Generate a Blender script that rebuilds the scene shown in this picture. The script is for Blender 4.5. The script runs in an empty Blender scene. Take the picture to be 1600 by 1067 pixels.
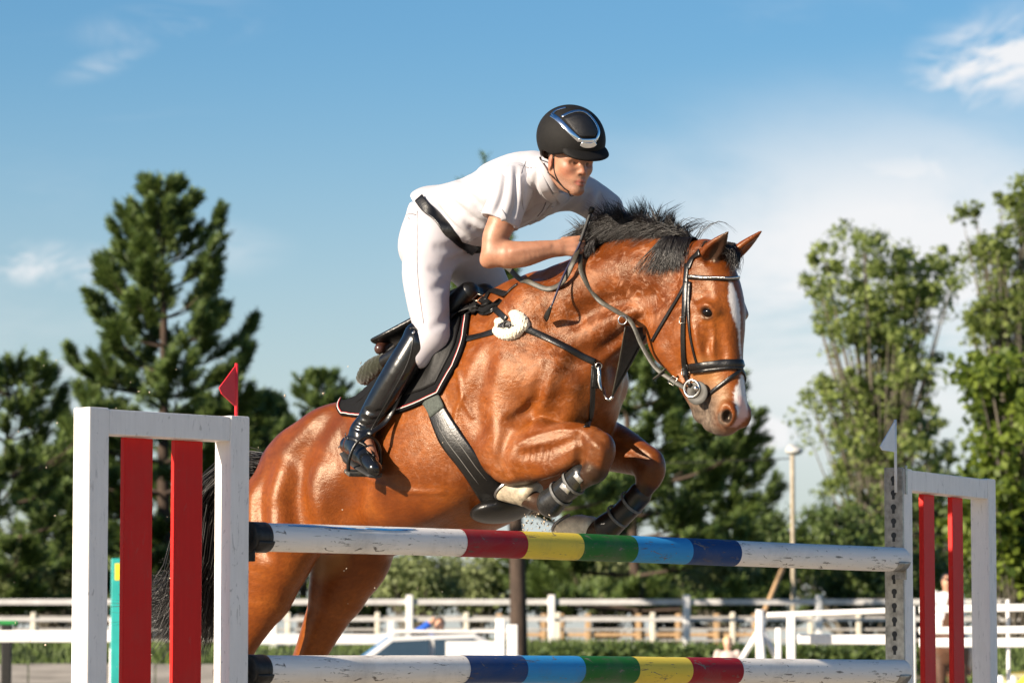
import bpy, bmesh, math, random
import numpy as np
from mathutils import Vector, Matrix
from mathutils.bvhtree import BVHTree

R_ = math.radians
random.seed(7)
rng = np.random.default_rng(11)
scene = bpy.context.scene
COL = scene.collection

# ------------------------------------------------------------------ camera
FPX = 6000.0                       # focal length in photo pixels (135 mm lens)
PITCH = math.atan(524 / FPX)
CAMH = 0.75
cam_d = bpy.data.cameras.new('camera')
cam_d.sensor_width = 36.0
cam_d.lens = 36.0 * FPX / 1600
cam_d.clip_start = 0.5
cam_d.clip_end = 4000
cam_d.dof.use_dof = True
cam_d.dof.focus_distance = 14.4
cam_d.dof.aperture_fstop = 6.3
cam = bpy.data.objects.new('camera', cam_d)
COL.objects.link(cam)
cam.location = (0, 0, CAMH)
cam.rotation_euler = (math.pi / 2 + PITCH, 0, 0)
scene.camera = cam

# ------------------------------------------------------------------ sky and sun
SUN_AZ = R_(-125.0)                # clockwise from +Y: low on the left, a little behind the camera
SUN_EL = R_(22.0)
world = bpy.data.worlds.new('World')
scene.world = world
world.use_nodes = True
wn, wl = world.node_tree.nodes, world.node_tree.links
wn.clear()
w_out = wn.new('ShaderNodeOutputWorld')
w_bg = wn.new('ShaderNodeBackground')
w_bg.inputs['Strength'].default_value = 0.07
w_sky = wn.new('ShaderNodeTexSky')
w_sky.sky_type = 'NISHITA'
w_sky.sun_disc = False
w_sky.sun_elevation = SUN_EL
w_sky.sun_rotation = SUN_AZ
w_sky.altitude = 200
w_sky.air_density = 1.0
w_sky.dust_density = 0.6
w_sky.ozone_density = 2.5
# thin clouds: soft noise all over the sky, plus the banks the photograph shows (placed by direction)
w_tc = wn.new('ShaderNodeTexCoord')


def w_math(op, a, b=0.0, clamp=False):
    n = wn.new('ShaderNodeMath')
    n.operation = op
    n.use_clamp = clamp
    for i, v in enumerate((a, b)):
        if hasattr(v, 'is_output'):
            wl.new(v, n.inputs[i])
        else:
            n.inputs[i].default_value = v
    return n.outputs[0]


def w_noise(scale, vscale, detail=7, rough=.62, dist=.6):
    mp = wn.new('ShaderNodeMapping')
    mp.inputs['Scale'].default_value = vscale
    wl.new(w_tc.outputs['Generated'], mp.inputs[0])
    n = wn.new('ShaderNodeTexNoise')
    n.inputs['Scale'].default_value = scale
    n.inputs['Detail'].default_value = detail
    n.inputs['Roughness'].default_value = rough
    n.inputs['Distortion'].default_value = dist
    wl.new(mp.outputs[0], n.inputs[0])
    return n.outputs['Fac']


def w_ramp(src, a, b):
    n = wn.new('ShaderNodeMapRange')
    n.interpolation_type = 'SMOOTHSTEP'
    n.inputs['From Min'].default_value = a
    n.inputs['From Max'].default_value = b
    wl.new(src, n.inputs['Value'])
    return n.outputs[0]


def w_spot(px, py, rx, ry, rot):
    """soft ellipse in the sky round the direction of a photo pixel"""
    u, v = (px - 800) / 6000.0, (533.5 - py) / 6000.0
    p_ = math.atan(524 / 6000.0)
    d = Vector((u, math.cos(p_) - v * math.sin(p_), math.sin(p_) + v * math.cos(p_))).normalized()
    sub = wn.new('ShaderNodeVectorMath')
    sub.operation = 'SUBTRACT'
    wl.new(w_tc.outputs['Generated'], sub.inputs[0])
    sub.inputs[1].default_value = d
    mp = wn.new('ShaderNodeMapping')
    mp.vector_type = 'POINT'
    mp.inputs['Rotation'].default_value = (0, math.radians(rot), 0)
    wl.new(sub.outputs[0], mp.inputs[0])
    sc = wn.new('ShaderNodeVectorMath')
    sc.operation = 'MULTIPLY'
    wl.new(mp.outputs[0], sc.inputs[0])
    sc.inputs[1].default_value = (6000.0 / rx, 6000.0 / rx, 6000.0 / ry)
    ln = wn.new('ShaderNodeVectorMath')
    ln.operation = 'LENGTH'
    wl.new(sc.outputs[0], ln.inputs[0])
    return w_ramp(ln.outputs['Value'], 1.0, 0.0)


wisp = w_noise(22, (1, 1, 2.6), 8, .64, 1.0)
puff = w_noise(34, (1, 1, 1.3), 7, .58, .4)
soft = w_noise(5, (1, 1, 3.0), 6, .6, .5)
cov = w_math('MULTIPLY', w_ramp(soft, .52, .80), .35)
for px_, py_, rx_, ry_, rot_, amt, nz_ in ((1560, 95, 190, 110, 14, 1.5, wisp), (1380, 285, 560, 100, 7, .85, wisp), (1450, 450, 900, 400, 0, 1.2, soft), (1225, 668, 130, 85, 0, 2.4, puff), (60, 412, 210, 50, -4, 1.25, wisp),
                                           (275, 40, 190, 50, 6, .55, wisp), (180, 95, 120, 30, 20, .4, wisp), (115, 610, 80, 60, 0, .8, puff), (330, 390, 160, 60, 0, .3, wisp), (1000, 330, 160, 60, 10, .35, wisp)):
    n_ = w_ramp(nz_, *((.36, .66) if nz_ is not soft else (.30, .64)))
    s_ = w_math('MULTIPLY', w_math('MULTIPLY', w_spot(px_, py_, rx_, ry_, rot_), amt), n_)
    cov = w_math('MAXIMUM', cov, s_)
cov = w_math('MINIMUM', cov, .92)
w_hsv = wn.new('ShaderNodeHueSaturation')
w_hsv.inputs['Saturation'].default_value = 1.34
w_hsv.inputs['Value'].default_value = 0.84
wl.new(w_sky.outputs[0], w_hsv.inputs['Color'])
# pale summer haze low over the whole horizon
w_sep = wn.new('ShaderNodeSeparateXYZ')
wl.new(w_tc.outputs['Generated'], w_sep.inputs[0])
haze_f = w_math('MULTIPLY', w_ramp(w_sep.outputs['Z'], .17, .01), .72)
w_hz = wn.new('ShaderNodeMix')
w_hz.data_type = 'RGBA'
wl.new(haze_f, w_hz.inputs[0])
wl.new(w_hsv.outputs[0], w_hz.inputs[6])
w_hz.inputs[7].default_value = (4.2, 4.45, 4.65, 1)
w_mix = wn.new('ShaderNodeMix')
w_mix.data_type = 'RGBA'
wl.new(cov, w_mix.inputs[0])
wl.new(w_hz.outputs[2], w_mix.inputs[6])
w_mix.inputs[7].default_value = (6.4, 6.35, 6.4, 1)
wl.new(w_mix.outputs[2], w_bg.inputs[0])
wl.new(w_bg.outputs['Background'], w_out.inputs['Surface'])

sun_d = bpy.data.lights.new('sun', 'SUN')
sun_d.energy = 5.0
sun_d.angle = R_(0.55)
sun_d.color = (1.0, 0.86, 0.69)
sun = bpy.data.objects.new('sun', sun_d)
COL.objects.link(sun)
sv = Vector((math.sin(SUN_AZ) * math.cos(SUN_EL), math.cos(SUN_AZ) * math.cos(SUN_EL), math.sin(SUN_EL)))
sun.rotation_euler = sv.to_track_quat('Z', 'Y').to_euler()
sun.location = sv * 60

vs = scene.view_settings
vs.view_transform = 'Standard'
vs.look = 'None'
vs.exposure = 1.08
vs.gamma = 1.0
vs.use_curve_mapping = False
scene.render.engine = 'CYCLES'
scene.cycles.use_denoising = True
scene.cycles.max_bounces = 8
scene.cycles.transparent_max_bounces = 8

# ------------------------------------------------------------------ pixel rays and frames
CP, SP = math.cos(PITCH), math.sin(PITCH)
CAM = np.array((0, 0, CAMH))


def ray(px, py):
    u = (px - 800) / FPX
    v = (533.5 - py) / FPX
    return np.array((u, CP - v * SP, SP + v * CP))


def W(px, py, y):
    """world point seen at photo pixel (px, py) at ground distance y"""
    d = ray(px, py)
    return CAM + d * (y / d[1])


class Frame:
    """upright frame: x forward, y left, z up; yaw degrees towards the camera from the picture plane"""

    def __init__(self, ox, oy, yaw):
        a = R_(yaw)
        self.o = np.array((ox, oy, 0.0))
        self.fx = np.array((math.cos(a), -math.sin(a), 0))
        self.fy = np.array((math.sin(a), math.cos(a), 0))
        self.yaw = a

    def px(self, px, py, l=0.0):
        """local point seen at the pixel on the plane l metres to the RIGHT of the frame's middle"""
        d = ray(px, py)
        t = (-l - np.dot(CAM - self.o, self.fy)) / np.dot(d, self.fy)
        return self.to_local(CAM + d * t)

    def to_local(self, p):
        q = np.asarray(p) - self.o
        return np.stack((q @ self.fx, q @ self.fy, q[..., 2]), -1)

    def to_world(self, p):
        p = np.asarray(p)
        return self.o + p[..., 0:1] * self.fx + p[..., 1:2] * self.fy + p[..., 2:3] * np.array((0, 0, 1.0))

    def matrix(self):
        return Matrix.Translation(Vector(self.o)) @ Matrix.Rotation(-self.yaw, 4, 'Z')


BF = Frame(0.315, 14.55, 40)       # the horse's body: origin under its breast
B = BF.px


# ------------------------------------------------------------------ materials
MATS = {}


def mat(name):
    m = bpy.data.materials.new(name)
    m.use_nodes = True
    nt = m.node_tree
    b = nt.nodes['Principled BSDF']
    return m, nt, b


def nd(nt, typ, **kw):
    n = nt.nodes.new(typ)
    for k, v in kw.items():
        if k in n.inputs:
            n.inputs[k].default_value = v
        else:
            setattr(n, k, v)
    return n


def ramp(nt, src, stops, interp='LINEAR'):
    r = nt.nodes.new('ShaderNodeValToRGB')
    r.color_ramp.interpolation = interp
    e = r.color_ramp.elements
    while len(e) < len(stops):
        e.new(0.5)
    for i, (p, c) in enumerate(stops):
        e[i].position = p
        e[i].color = (*c, 1) if len(c) == 3 else c
    nt.links.new(src, r.inputs[0])
    return r.outputs['Color']


def noise(nt, scale, detail=4, rough=0.55, coord='Object', vec_scale=None, dist=0.0):
    tc = nt.nodes.new('ShaderNodeTexCoord')
    n = nt.nodes.new('ShaderNodeTexNoise')
    n.inputs['Scale'].default_value = scale
    n.inputs['Detail'].default_value = detail
    n.inputs['Roughness'].default_value = rough
    n.inputs['Distortion'].default_value = dist
    if vec_scale:
        mp = nt.nodes.new('ShaderNodeMapping')
        mp.inputs['Scale'].default_value = vec_scale
        nt.links.new(tc.outputs[coord], mp.inputs[0])
        nt.links.new(mp.outputs[0], n.inputs[0])
    else:
        nt.links.new(tc.outputs[coord], n.inputs[0])
    return n.outputs['Fac']


def mixc(nt, fac, a, b, mode='MIX'):
    m = nt.nodes.new('ShaderNodeMix')
    m.data_type = 'RGBA'
    m.blend_type = mode
    for sock, v in ((m.inputs[0], fac), (m.inputs[6], a), (m.inputs[7], b)):
        if hasattr(v, 'is_output'):
            nt.links.new(v, sock)
        elif isinstance(v, (tuple, list)):
            sock.default_value = (*v, 1) if len(v) == 3 else v
        else:
            sock.default_value = v
    return m.outputs[2]


def math_(nt, op, a, b=0.0, clamp=False):
    m = nt.nodes.new('ShaderNodeMath')
    m.operation = op
    m.use_clamp = clamp
    for sock, v in ((m.inputs[0], a), (m.inputs[1], b)):
        if hasattr(v, 'is_output'):
            nt.links.new(v, sock)
        else:
            sock.default_value = v
    return m.outputs[0]


def bump(nt, b, height, strength=0.3, dist=0.01):
    n = nt.nodes.new('ShaderNodeBump')
    n.inputs['Strength'].default_value = strength
    n.inputs['Distance'].default_value = dist
    nt.links.new(height, n.inputs['Height'])
    nt.links.new(n.outputs[0], b.inputs['Normal'])


def attr(nt, name):
    a = nt.nodes.new('ShaderNodeAttribute')
    a.attribute_name = name
    return a


def simple(name, col, rough=0.6, metal=0.0, var=0.25, scale=8.0, bmp=0.0, bscale=60.0, spec=0.5, coat=0.0, sheen=0.0, sub=0.0, vs_=None):
    """principled material whose colour is broken up by noise"""
    if name in MATS:
        return MATS[name]
    m, nt, b = mat(name)
    n = noise(nt, scale, 5, 0.6, vec_scale=vs_)
    lo = tuple(c * (1 - var) for c in col)
    hi = tuple(min(1, c * (1 + var)) for c in col)
    nt.links.new(ramp(nt, n, [(0.3, lo), (0.7, hi)]), b.inputs['Base Color'])
    b.inputs['Roughness'].default_value = rough
    b.inputs['Metallic'].default_value = metal
    b.inputs['Specular IOR Level'].default_value = spec
    b.inputs['Coat Weight'].default_value = coat
    b.inputs['Sheen Weight'].default_value = sheen
    if sub:
        b.inputs['Subsurface Weight'].default_value = sub
        b.inputs['Subsurface Radius'].default_value = (0.012, 0.005, 0.003)
    if bmp:
        bump(nt, b, noise(nt, bscale, 4, 0.6, vec_scale=vs_), bmp, 0.004)
    MATS[name] = m
    return m


# ------------------------------------------------------------------ objects
def tag(o, label=None, cat=None, group=None, kind=None):
    for k, v in (('label', label), ('category', cat), ('group', group), ('kind', kind)):
        if v:
            o[k] = v
    return o


def empty(name, M=None, label=None, cat=None, group=None):
    o = bpy.data.objects.new(name, None)
    o.empty_display_size = 0.1
    COL.objects.link(o)
    if M is not None:
        o.matrix_world = M
    tag(o, label, cat, group)
    return o


def mesh_obj(name, verts, faces, m, parent=None, smooth=True, M=None):
    me = bpy.data.meshes.new(name)
    verts = np.asarray(verts, np.float32)
    if isinstance(faces, np.ndarray):
        nf, k = faces.shape
        me.vertices.add(len(verts))
        me.vertices.foreach_set('co', verts.ravel())
        me.loops.add(nf * k)
        me.loops.foreach_set('vertex_index', faces.astype(np.int32).ravel())
        me.polygons.add(nf)
        me.polygons.foreach_set('loop_start', np.arange(0, nf * k, k, dtype=np.int32))
        me.update(calc_edges=True)
    else:
        me.from_pydata([tuple(v) for v in verts.tolist()], [], faces)
        me.update()
    if smooth:
        me.polygons.foreach_set('use_smooth', np.ones(len(me.polygons), bool))
    if m is not None:
        me.materials.append(m)
    o = bpy.data.objects.new(name, me)
    COL.objects.link(o)
    if parent is not None:
        o.parent = parent
    if M is not None:
        o.matrix_world = M
    return o


def bm_obj(name, bm, m, parent=None, smooth=False, bevel=0.0, seg=2, M=None):
    me = bpy.data.meshes.new(name)
    bm.normal_update()
    bm.to_mesh(me)
    bm.free()
    if m is not None:
        me.materials.append(m)
    if smooth:
        me.polygons.foreach_set('use_smooth', np.ones(len(me.polygons), bool))
    o = bpy.data.objects.new(name, me)
    COL.objects.link(o)
    if parent is not None:
        o.parent = parent
    if M is not None:
        o.matrix_world = M
    if bevel:
        md = o.modifiers.new('bevel', 'BEVEL')
        md.width = bevel
        md.segments = seg
        md.limit_method = 'ANGLE'
    return o


def add_box(bm, lo, hi, M=None):
    vs_ = [bm.verts.new((x, y, z)) for x in (lo[0], hi[0]) for y in (lo[1], hi[1]) for z in (lo[2], hi[2])]
    for f in ((0, 1, 3, 2), (4, 6, 7, 5), (0, 4, 5, 1), (2, 3, 7, 6), (0, 2, 6, 4), (1, 5, 7, 3)):
        bm.faces.new([vs_[i] for i in f])
    if M is not None:
        bmesh.ops.transform(bm, matrix=M, verts=vs_)
    return vs_


def box(name, lo, hi, m, parent=None, bevel=0.004, M=None, seg=2):
    bm = bmesh.new()
    add_box(bm, lo, hi)
    return bm_obj(name, bm, m, parent, bevel=bevel, M=M, seg=seg)


def spline(pts, n):
    """catmull-rom through pts (any dimension), n samples"""
    p = np.asarray(pts, float)
    if len(p) == 2:
        t = np.linspace(0, 1, n)[:, None]
        return p[0] * (1 - t) + p[1] * t
    q = np.vstack((2 * p[0] - p[1], p, 2 * p[-1] - p[-2]))
    u = np.linspace(0, len(p) - 1, n)
    i = np.minimum(u.astype(int), len(p) - 2)
    t = (u - i)[:, None]
    a, b, c, d = q[i], q[i + 1], q[i + 2], q[i + 3]
    return 0.5 * (2 * b + (c - a) * t + (2 * a - 5 * b + 4 * c - d) * t ** 2 + (3 * b - a - 3 * c + d) * t ** 3)


def nrm(v):
    v = np.asarray(v, float)
    return v / (np.linalg.norm(v, axis=-1, keepdims=True) + 1e-12)


def tube_data(path, rad, sides=8, cap=True, flat=1.0, up=None):
    """tube round a path; rad a number or one per point; flat squashes along the frame's second axis"""
    p = np.asarray(path, float)
    n = len(p)
    r = np.broadcast_to(np.asarray(rad, float), (n,))
    t = nrm(np.gradient(p, axis=0))
    u0 = np.array((0, 0, 1.0)) if up is None else np.asarray(up, float)
    if up is None and abs(t[0] @ u0) > 0.9:
        u0 = np.array((1.0, 0, 0))
    V, F = [], []
    u = nrm(u0 - t[0] * (t[0] @ u0))
    ang = np.linspace(0, 2 * math.pi, sides, endpoint=False)
    for i in range(n):
        u = nrm(u - t[i] * (t[i] @ u))
        w = np.cross(t[i], u)
        V.append(p[i] + r[i] * (np.cos(ang)[:, None] * w + flat * np.sin(ang)[:, None] * u))
    V = np.vstack(V)
    for i in range(n - 1):
        for k in range(sides):
            a, b_ = i * sides + k, i * sides + (k + 1) % sides
            F.append((a, b_, b_ + sides, a + sides))
    if cap:
        F.append(tuple(range(sides))[::-1])
        F.append(tuple(range((n - 1) * sides, n * sides)))
    return V, F


def tube(name, path, rad, m, parent=None, sides=8, flat=1.0, up=None, n=None, smooth=True):
    if n:
        path = spline(path, n)
        if not np.isscalar(rad):
            rad = np.interp(np.linspace(0, 1, n), np.linspace(0, 1, len(rad)), rad)
    V, F = tube_data(path, rad, sides, True, flat, up)
    return mesh_obj(name, V, F, m, parent, smooth)


def join_data(parts):
    V, F, k = [], [], 0
    for v, f in parts:
        V.append(v)
        F += [tuple(i + k for i in q) for q in f]
        k += len(v)
    return np.vstack(V), F


def ribbon_data(path, nor, width, thick):
    """strap: a flat band with rounded thickness along path, lying against normals nor"""
    p = np.asarray(path, float)
    nn = nrm(nor)
    t = nrm(np.gradient(p, axis=0))
    side = nrm(np.cross(t, nn))
    nn = np.cross(side, t)
    w = np.broadcast_to(np.asarray(width, float), (len(p),))[:, None] / 2
    h = thick
    prof = [(-1, 0), (-1, 0.7), (-0.8, 1), (0.8, 1), (1, 0.7), (1, 0)]
    V = np.stack([p + side * w * a + nn * h * b_ for a, b_ in prof], 1).reshape(-1, 3)
    k = len(prof)
    F = []
    for i in range(len(p) - 1):
        for j in range(k):
            a, b_ = i * k + j, i * k + (j + 1) % k
            F.append((a, b_, b_ + k, a + k))
    F.append(tuple(range(k))[::-1])
    F.append(tuple(range((len(p) - 1) * k, len(p) * k)))
    return V, F


# ------------------------------------------------------------------ sculpting: signed distance shapes
def inside_box(p, lo, hi):
    ix = np.nonzero((p[:, 0] > lo[0]) & (p[:, 0] < hi[0]))[0]
    if len(ix):
        y = p[ix, 1]
        z = p[ix, 2]
        ix = ix[(y > lo[1]) & (y < hi[1]) & (z > lo[2]) & (z < hi[2])]
    return ix


class Sculpt:
    def __init__(self):
        self.ops = []

    def _add(self, lo, hi, fn, k, mode):
        m = k + 0.035
        self.ops.append((np.asarray(lo) - m, np.asarray(hi) + m, fn, k, mode))

    def cap(self, a, b, ra, rb, k=0.02, mode='u'):
        a, b = np.asarray(a, np.float32), np.asarray(b, np.float32)
        d = b - a
        dd = max(d @ d, 1e-9)
        r = max(ra, rb)

        def fn(p):
            t = np.clip((p - a) @ d / dd, 0, 1)
            q = p - a - t[:, None] * d
            return np.sqrt((q * q).sum(1)) - (ra + (rb - ra) * t)
        self._add(np.minimum(a, b) - r, np.maximum(a, b) + r, fn, k, mode)
        return self

    def chain(self, pts, rad, k=0.02, mode='u', n=None):
        n = n or 4 * (len(pts) - 1) + 1
        P = spline(pts, n)
        Rr = np.interp(np.linspace(0, 1, n), np.linspace(0, 1, len(rad)), rad)
        return self.loft(P, Rr, Rr, None, k, mode, n)

    def loft(self, pts, ru, rs, up=None, k=0.03, mode='u', n=None):
        """elliptic tube: ru along up, rs sideways"""
        n = n or 5 * (len(pts) - 1) + 1
        P = spline(pts, n).astype(np.float32)
        x = np.linspace(0, 1, n)
        RU = spline(np.asarray(ru, float)[:, None], n)[:, 0] if len(ru) > 2 else np.interp(x, np.linspace(0, 1, len(ru)), ru)
        RS = spline(np.asarray(rs, float)[:, None], n)[:, 0] if len(rs) > 2 else np.interp(x, np.linspace(0, 1, len(rs)), rs)
        U = None
        if up is not None:
            u = np.asarray(up, float)
            U = np.tile(nrm(u), (n, 1)) if u.ndim == 1 else nrm(spline(u, n))
        mr = float(max(RU.max(), RS.max()))
        segs = []
        for i in range(n - 1):
            a, b = P[i], P[i + 1]
            d = b - a
            L = np.linalg.norm(d)
            if L < 1e-6:
                continue
            t = d / L
            fr = None
            if U is not None:
                u = nrm(U[i] + U[i + 1])
                u = nrm(u - t * (u @ t))
                fr = (u.astype(np.float32), np.cross(t, u).astype(np.float32))
            segs.append((a, d, float(L * L), float(RU[i]), float(RU[i + 1]), float(RS[i]), float(RS[i + 1]), t, fr))

        def fn(p):
            out = np.full(len(p), 1.0, np.float32)
            for a, d, dd, u0, u1, s0, s1, t, fr in segs:
                rr = max(u0, u1, s0, s1) + k + 0.035
                lo = np.minimum(a, a + d) - rr
                hi = np.maximum(a, a + d) + rr
                ix = inside_box(p, lo, hi)
                if not len(ix):
                    continue
                q = p[ix] - a
                tt = np.clip(q @ d / dd, 0, 1)
                q = q - tt[:, None] * d
                if fr is None:
                    v = np.sqrt((q * q).sum(1)) - (u0 + (u1 - u0) * tt)
                else:
                    ruu = u0 + (u1 - u0) * tt
                    rss = s0 + (s1 - s0) * tt
                    qu, qs, qt = q @ fr[0], q @ fr[1], q @ t
                    rt = np.minimum(ruu, rss)
                    k0 = np.sqrt((qu / ruu) ** 2 + (qs / rss) ** 2 + (qt / rt) ** 2)
                    k1 = np.sqrt((qu / ruu ** 2) ** 2 + (qs / rss ** 2) ** 2 + (qt / rt ** 2) ** 2) + 1e-9
                    v = np.where(k0 < 0.2, (k0 - 1) * rt, k0 * (k0 - 1) / k1)
                out[ix] = np.minimum(out[ix], v)
            return out
        self._add(P.min(0) - mr, P.max(0) + mr, fn, k, mode)
        return self

    def ell(self, c, r, ax=None, k=0.02, mode='u'):
        """ellipsoid; ax: rows are its axes"""
        c = np.asarray(c, np.float32)
        r = np.broadcast_to(np.asarray(r, np.float32), (3,))
        A = (np.eye(3) if ax is None else nrm(np.asarray(ax, float))).astype(np.float32)
        m = r.max()

        def fn(p):
            q = (p - c) @ A.T
            k0 = np.sqrt(((q / r) ** 2).sum(1))
            k1 = np.sqrt(((q / r ** 2) ** 2).sum(1)) + 1e-9
            return np.where(k0 < 0.2, (k0 - 1) * r.min(), k0 * (k0 - 1) / k1)
        self._add(c - m, c + m, fn, k, mode)
        return self

    def disp(self, lo, hi, fn):
        """add fn(points) to the distance inside a box"""
        self.ops.append((np.asarray(lo, float), np.asarray(hi, float), fn, 0, 'd'))
        return self

    def custom(self, lo, hi, fn, k=0.01, mode='u'):
        self._add(lo, hi, fn, k, mode)
        return self

    def __call__(self, p):
        f = np.full(len(p), 1.0, np.float32)
        for lo, hi, fn, k, mode in self.ops:
            ix = inside_box(p, lo, hi)
            if not len(ix):
                continue
            q = p[ix]
            a = f[ix]
            if mode == 'd':
                f[ix] = a + fn(q)
                continue
            b = fn(q)
            if mode == 'u':
                h = np.clip(0.5 + 0.5 * (b - a) / k, 0, 1) if k > 0 else (a < b) * 1.0
                f[ix] = b + (a - b) * h - k * h * (1 - h) if k > 0 else np.minimum(a, b)
                if k > 0:
                    far = np.abs(a) > 0.9
                    if far.any():
                        g = f[ix]
                        g[far] = np.minimum(a, b)[far]
                        f[ix] = g
            elif mode == 's':
                nb = -b
                h = np.clip(0.5 - 0.5 * (nb - a) / k, 0, 1)
                f[ix] = nb + (a - nb) * h + k * h * (1 - h)
            elif mode == 'i':
                h = np.clip(0.5 - 0.5 * (b - a) / k, 0, 1)
                f[ix] = b + (a - b) * h + k * h * (1 - h)
        return f

    def hit(self, px, py, fr=None):
        """point and outward normal where the pixel's ray first meets the shape (frame coordinates)"""
        fr = fr or BF
        d = ray(px, py)
        o = fr.to_local(CAM)
        d = nrm(np.array((d @ fr.fx, d @ fr.fy, d[2])))
        t = np.linspace(13.3, 16.2, 170)
        for _ in range(2):
            f = self((o + t[:, None] * d).astype(np.float32))
            k = np.nonzero(f < 0)[0]
            k = int(k[0]) if len(k) else int(np.argmin(f))
            if _ == 0:
                t = np.linspace(t[max(k - 1, 0)], t[min(k + 1, len(t) - 1)], 14)
        t0 = t[k]
        if k and f[k] < 0:
            t0 = t[k - 1] + (t[k] - t[k - 1]) * f[k - 1] / (f[k - 1] - f[k])
        p = o + t0 * d
        e = .004
        q = np.array([p + e * v for v in np.vstack((np.eye(3), -np.eye(3)))], np.float32)
        g = self(q)
        return p, nrm(g[:3] - g[3:])

    def furrow(self, pts, rad, depth, k=.03, both=False, n=None):
        """groove (depth > 0) or ridge (depth < 0) along pixels on the surface"""
        q = spline(np.asarray(pts, float), n or 5 * len(pts))
        rad = np.interp(np.linspace(0, 1, len(q)), np.linspace(0, 1, len(np.atleast_1d(rad))), np.atleast_1d(rad))
        P = []
        win = np.clip(np.sin(np.linspace(0, math.pi, len(q))) * 1.6, .06, 1)
        for (x, y), r, w in zip(q, rad, win):
            p, nn = self.hit(x, y)
            d = depth * w
            P.append(p + nn * (r - d) if depth > 0 else p - nn * (r + d))
        P = np.array(P)
        for sg in ((1, -1) if both else (1,)):
            Q = P * np.array((1, sg, 1))
            self.chain(Q, rad, k, 's' if depth > 0 else 'u', n=len(Q))
        return self

    def mesh(self, lo, hi, cell=0.006, ratio=4, relax=1):
        lo = np.asarray(lo, float)
        cc = cell * ratio
        nc = np.ceil((np.asarray(hi) - lo) / cc).astype(int) + 1
        g = [lo[i] + cc * np.arange(nc[i]) for i in range(3)]
        f = np.empty(nc, np.float32)
        yy, zz = np.meshgrid(g[1], g[2], indexing='ij')
        step = max(1, int(400000 / yy.size))
        for i0 in range(0, nc[0], step):
            xs = g[0][i0:i0 + step]
            pts = np.empty((len(xs), nc[1], nc[2], 3), np.float32)
            pts[..., 0] = xs[:, None, None]
            pts[..., 1] = yy
            pts[..., 2] = zz
            f[i0:i0 + step] = self(pts.reshape(-1, 3)).reshape(len(xs), nc[1], nc[2])
        mn = np.full(tuple(n - 1 for n in nc), 9.0, np.float32)
        mx = -mn
        for dx in (0, 1):
            for dy in (0, 1):
                for dz in (0, 1):
                    c = f[dx:nc[0] - 1 + dx, dy:nc[1] - 1 + dy, dz:nc[2] - 1 + dz]
                    np.minimum(mn, c, out=mn)
                    np.maximum(mx, c, out=mx)
        act = ((mn < 0) & (mx > 0)) | (np.minimum(np.abs(mn), np.abs(mx)) < 0.6 * cc)
        blocks = np.argwhere(act)
        off = np.stack(np.meshgrid(*[np.arange(ratio)] * 3, indexing='ij'), -1).reshape(-1, 3)
        fine = np.repeat(np.repeat(np.repeat(f[:-1, :-1, :-1], ratio, 0), ratio, 1), ratio, 2)
        ch = max(1, 600000 // len(off))
        for i0 in range(0, len(blocks), ch):
            ij = (blocks[i0:i0 + ch, None, :] * ratio + off[None]).reshape(-1, 3)
            fine[ij[:, 0], ij[:, 1], ij[:, 2]] = self((lo + ij * cell).astype(np.float32))
        return surface_nets(fine, lo, cell, relax)


def surface_nets(f, lo, cell, relax=1):
    ins = f < 0
    s = np.zeros(tuple(n - 1 for n in f.shape), np.uint8)
    for dx in (0, 1):
        for dy in (0, 1):
            for dz in (0, 1):
                s += ins[dx:dx + s.shape[0], dy:dy + s.shape[1], dz:dz + s.shape[2]]
    cells = np.argwhere((s > 0) & (s < 8))
    ids = np.full(s.shape, -1, np.int32)
    ids[cells[:, 0], cells[:, 1], cells[:, 2]] = np.arange(len(cells))
    cor = np.array([(x, y, z) for x in (0, 1) for y in (0, 1) for z in (0, 1)])
    val = np.stack([f[cells[:, 0] + c[0], cells[:, 1] + c[1], cells[:, 2] + c[2]] for c in cor], 1)
    acc = np.zeros((len(cells), 3))
    cnt = np.zeros(len(cells))
    for a in range(8):
        for b in range(a + 1, 8):
            if np.abs(cor[a] - cor[b]).sum() != 1:
                continue
            va, vb = val[:, a], val[:, b]
            m = (va < 0) != (vb < 0)
            t = va[m] / (va[m] - vb[m])
            acc[m] += cor[a] + t[:, None] * (cor[b] - cor[a])
            cnt[m] += 1
    V = lo + (cells + acc / cnt[:, None]) * cell
    F = []
    for ax in range(3):
        o1, o2 = (ax + 1) % 3, (ax + 2) % 3
        sl0 = [slice(None)] * 3
        sl1 = [slice(None)] * 3
        sl0[ax] = slice(0, -1)
        sl1[ax] = slice(1, None)
        e = ins[tuple(sl0)] != ins[tuple(sl1)]
        w = np.argwhere(e)
        w = w[(w[:, o1] > 0) & (w[:, o2] > 0) & (w[:, o1] < f.shape[o1] - 1) & (w[:, o2] < f.shape[o2] - 1)]
        q = []
        for d1, d2 in ((1, 1), (0, 1), (0, 0), (1, 0)):
            c = w.copy()
            c[:, o1] -= d1
            c[:, o2] -= d2
            q.append(ids[c[:, 0], c[:, 1], c[:, 2]])
        q = np.stack(q, 1)
        flip = ~ins[w[:, 0], w[:, 1], w[:, 2]]
        q[flip] = q[flip][:, ::-1]
        F.append(q)
    F = np.vstack(F)
    F = F[(F >= 0).all(1)]
    for _ in range(relax):
        V = laplace(V, F, 0.5)
    return V, F


def laplace(V, F, a=0.5):
    n = len(V)
    e0 = F.ravel()
    e1 = np.roll(F, -1, 1).ravel()
    cnt = np.bincount(e0, minlength=n) + np.bincount(e1, minlength=n)
    W_ = np.zeros_like(V)
    for c in range(3):
        W_[:, c] = np.bincount(e0, V[e1, c], n) + np.bincount(e1, V[e0, c], n)
    return V * (1 - a) + a * W_ / np.maximum(cnt, 1)[:, None]


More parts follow.
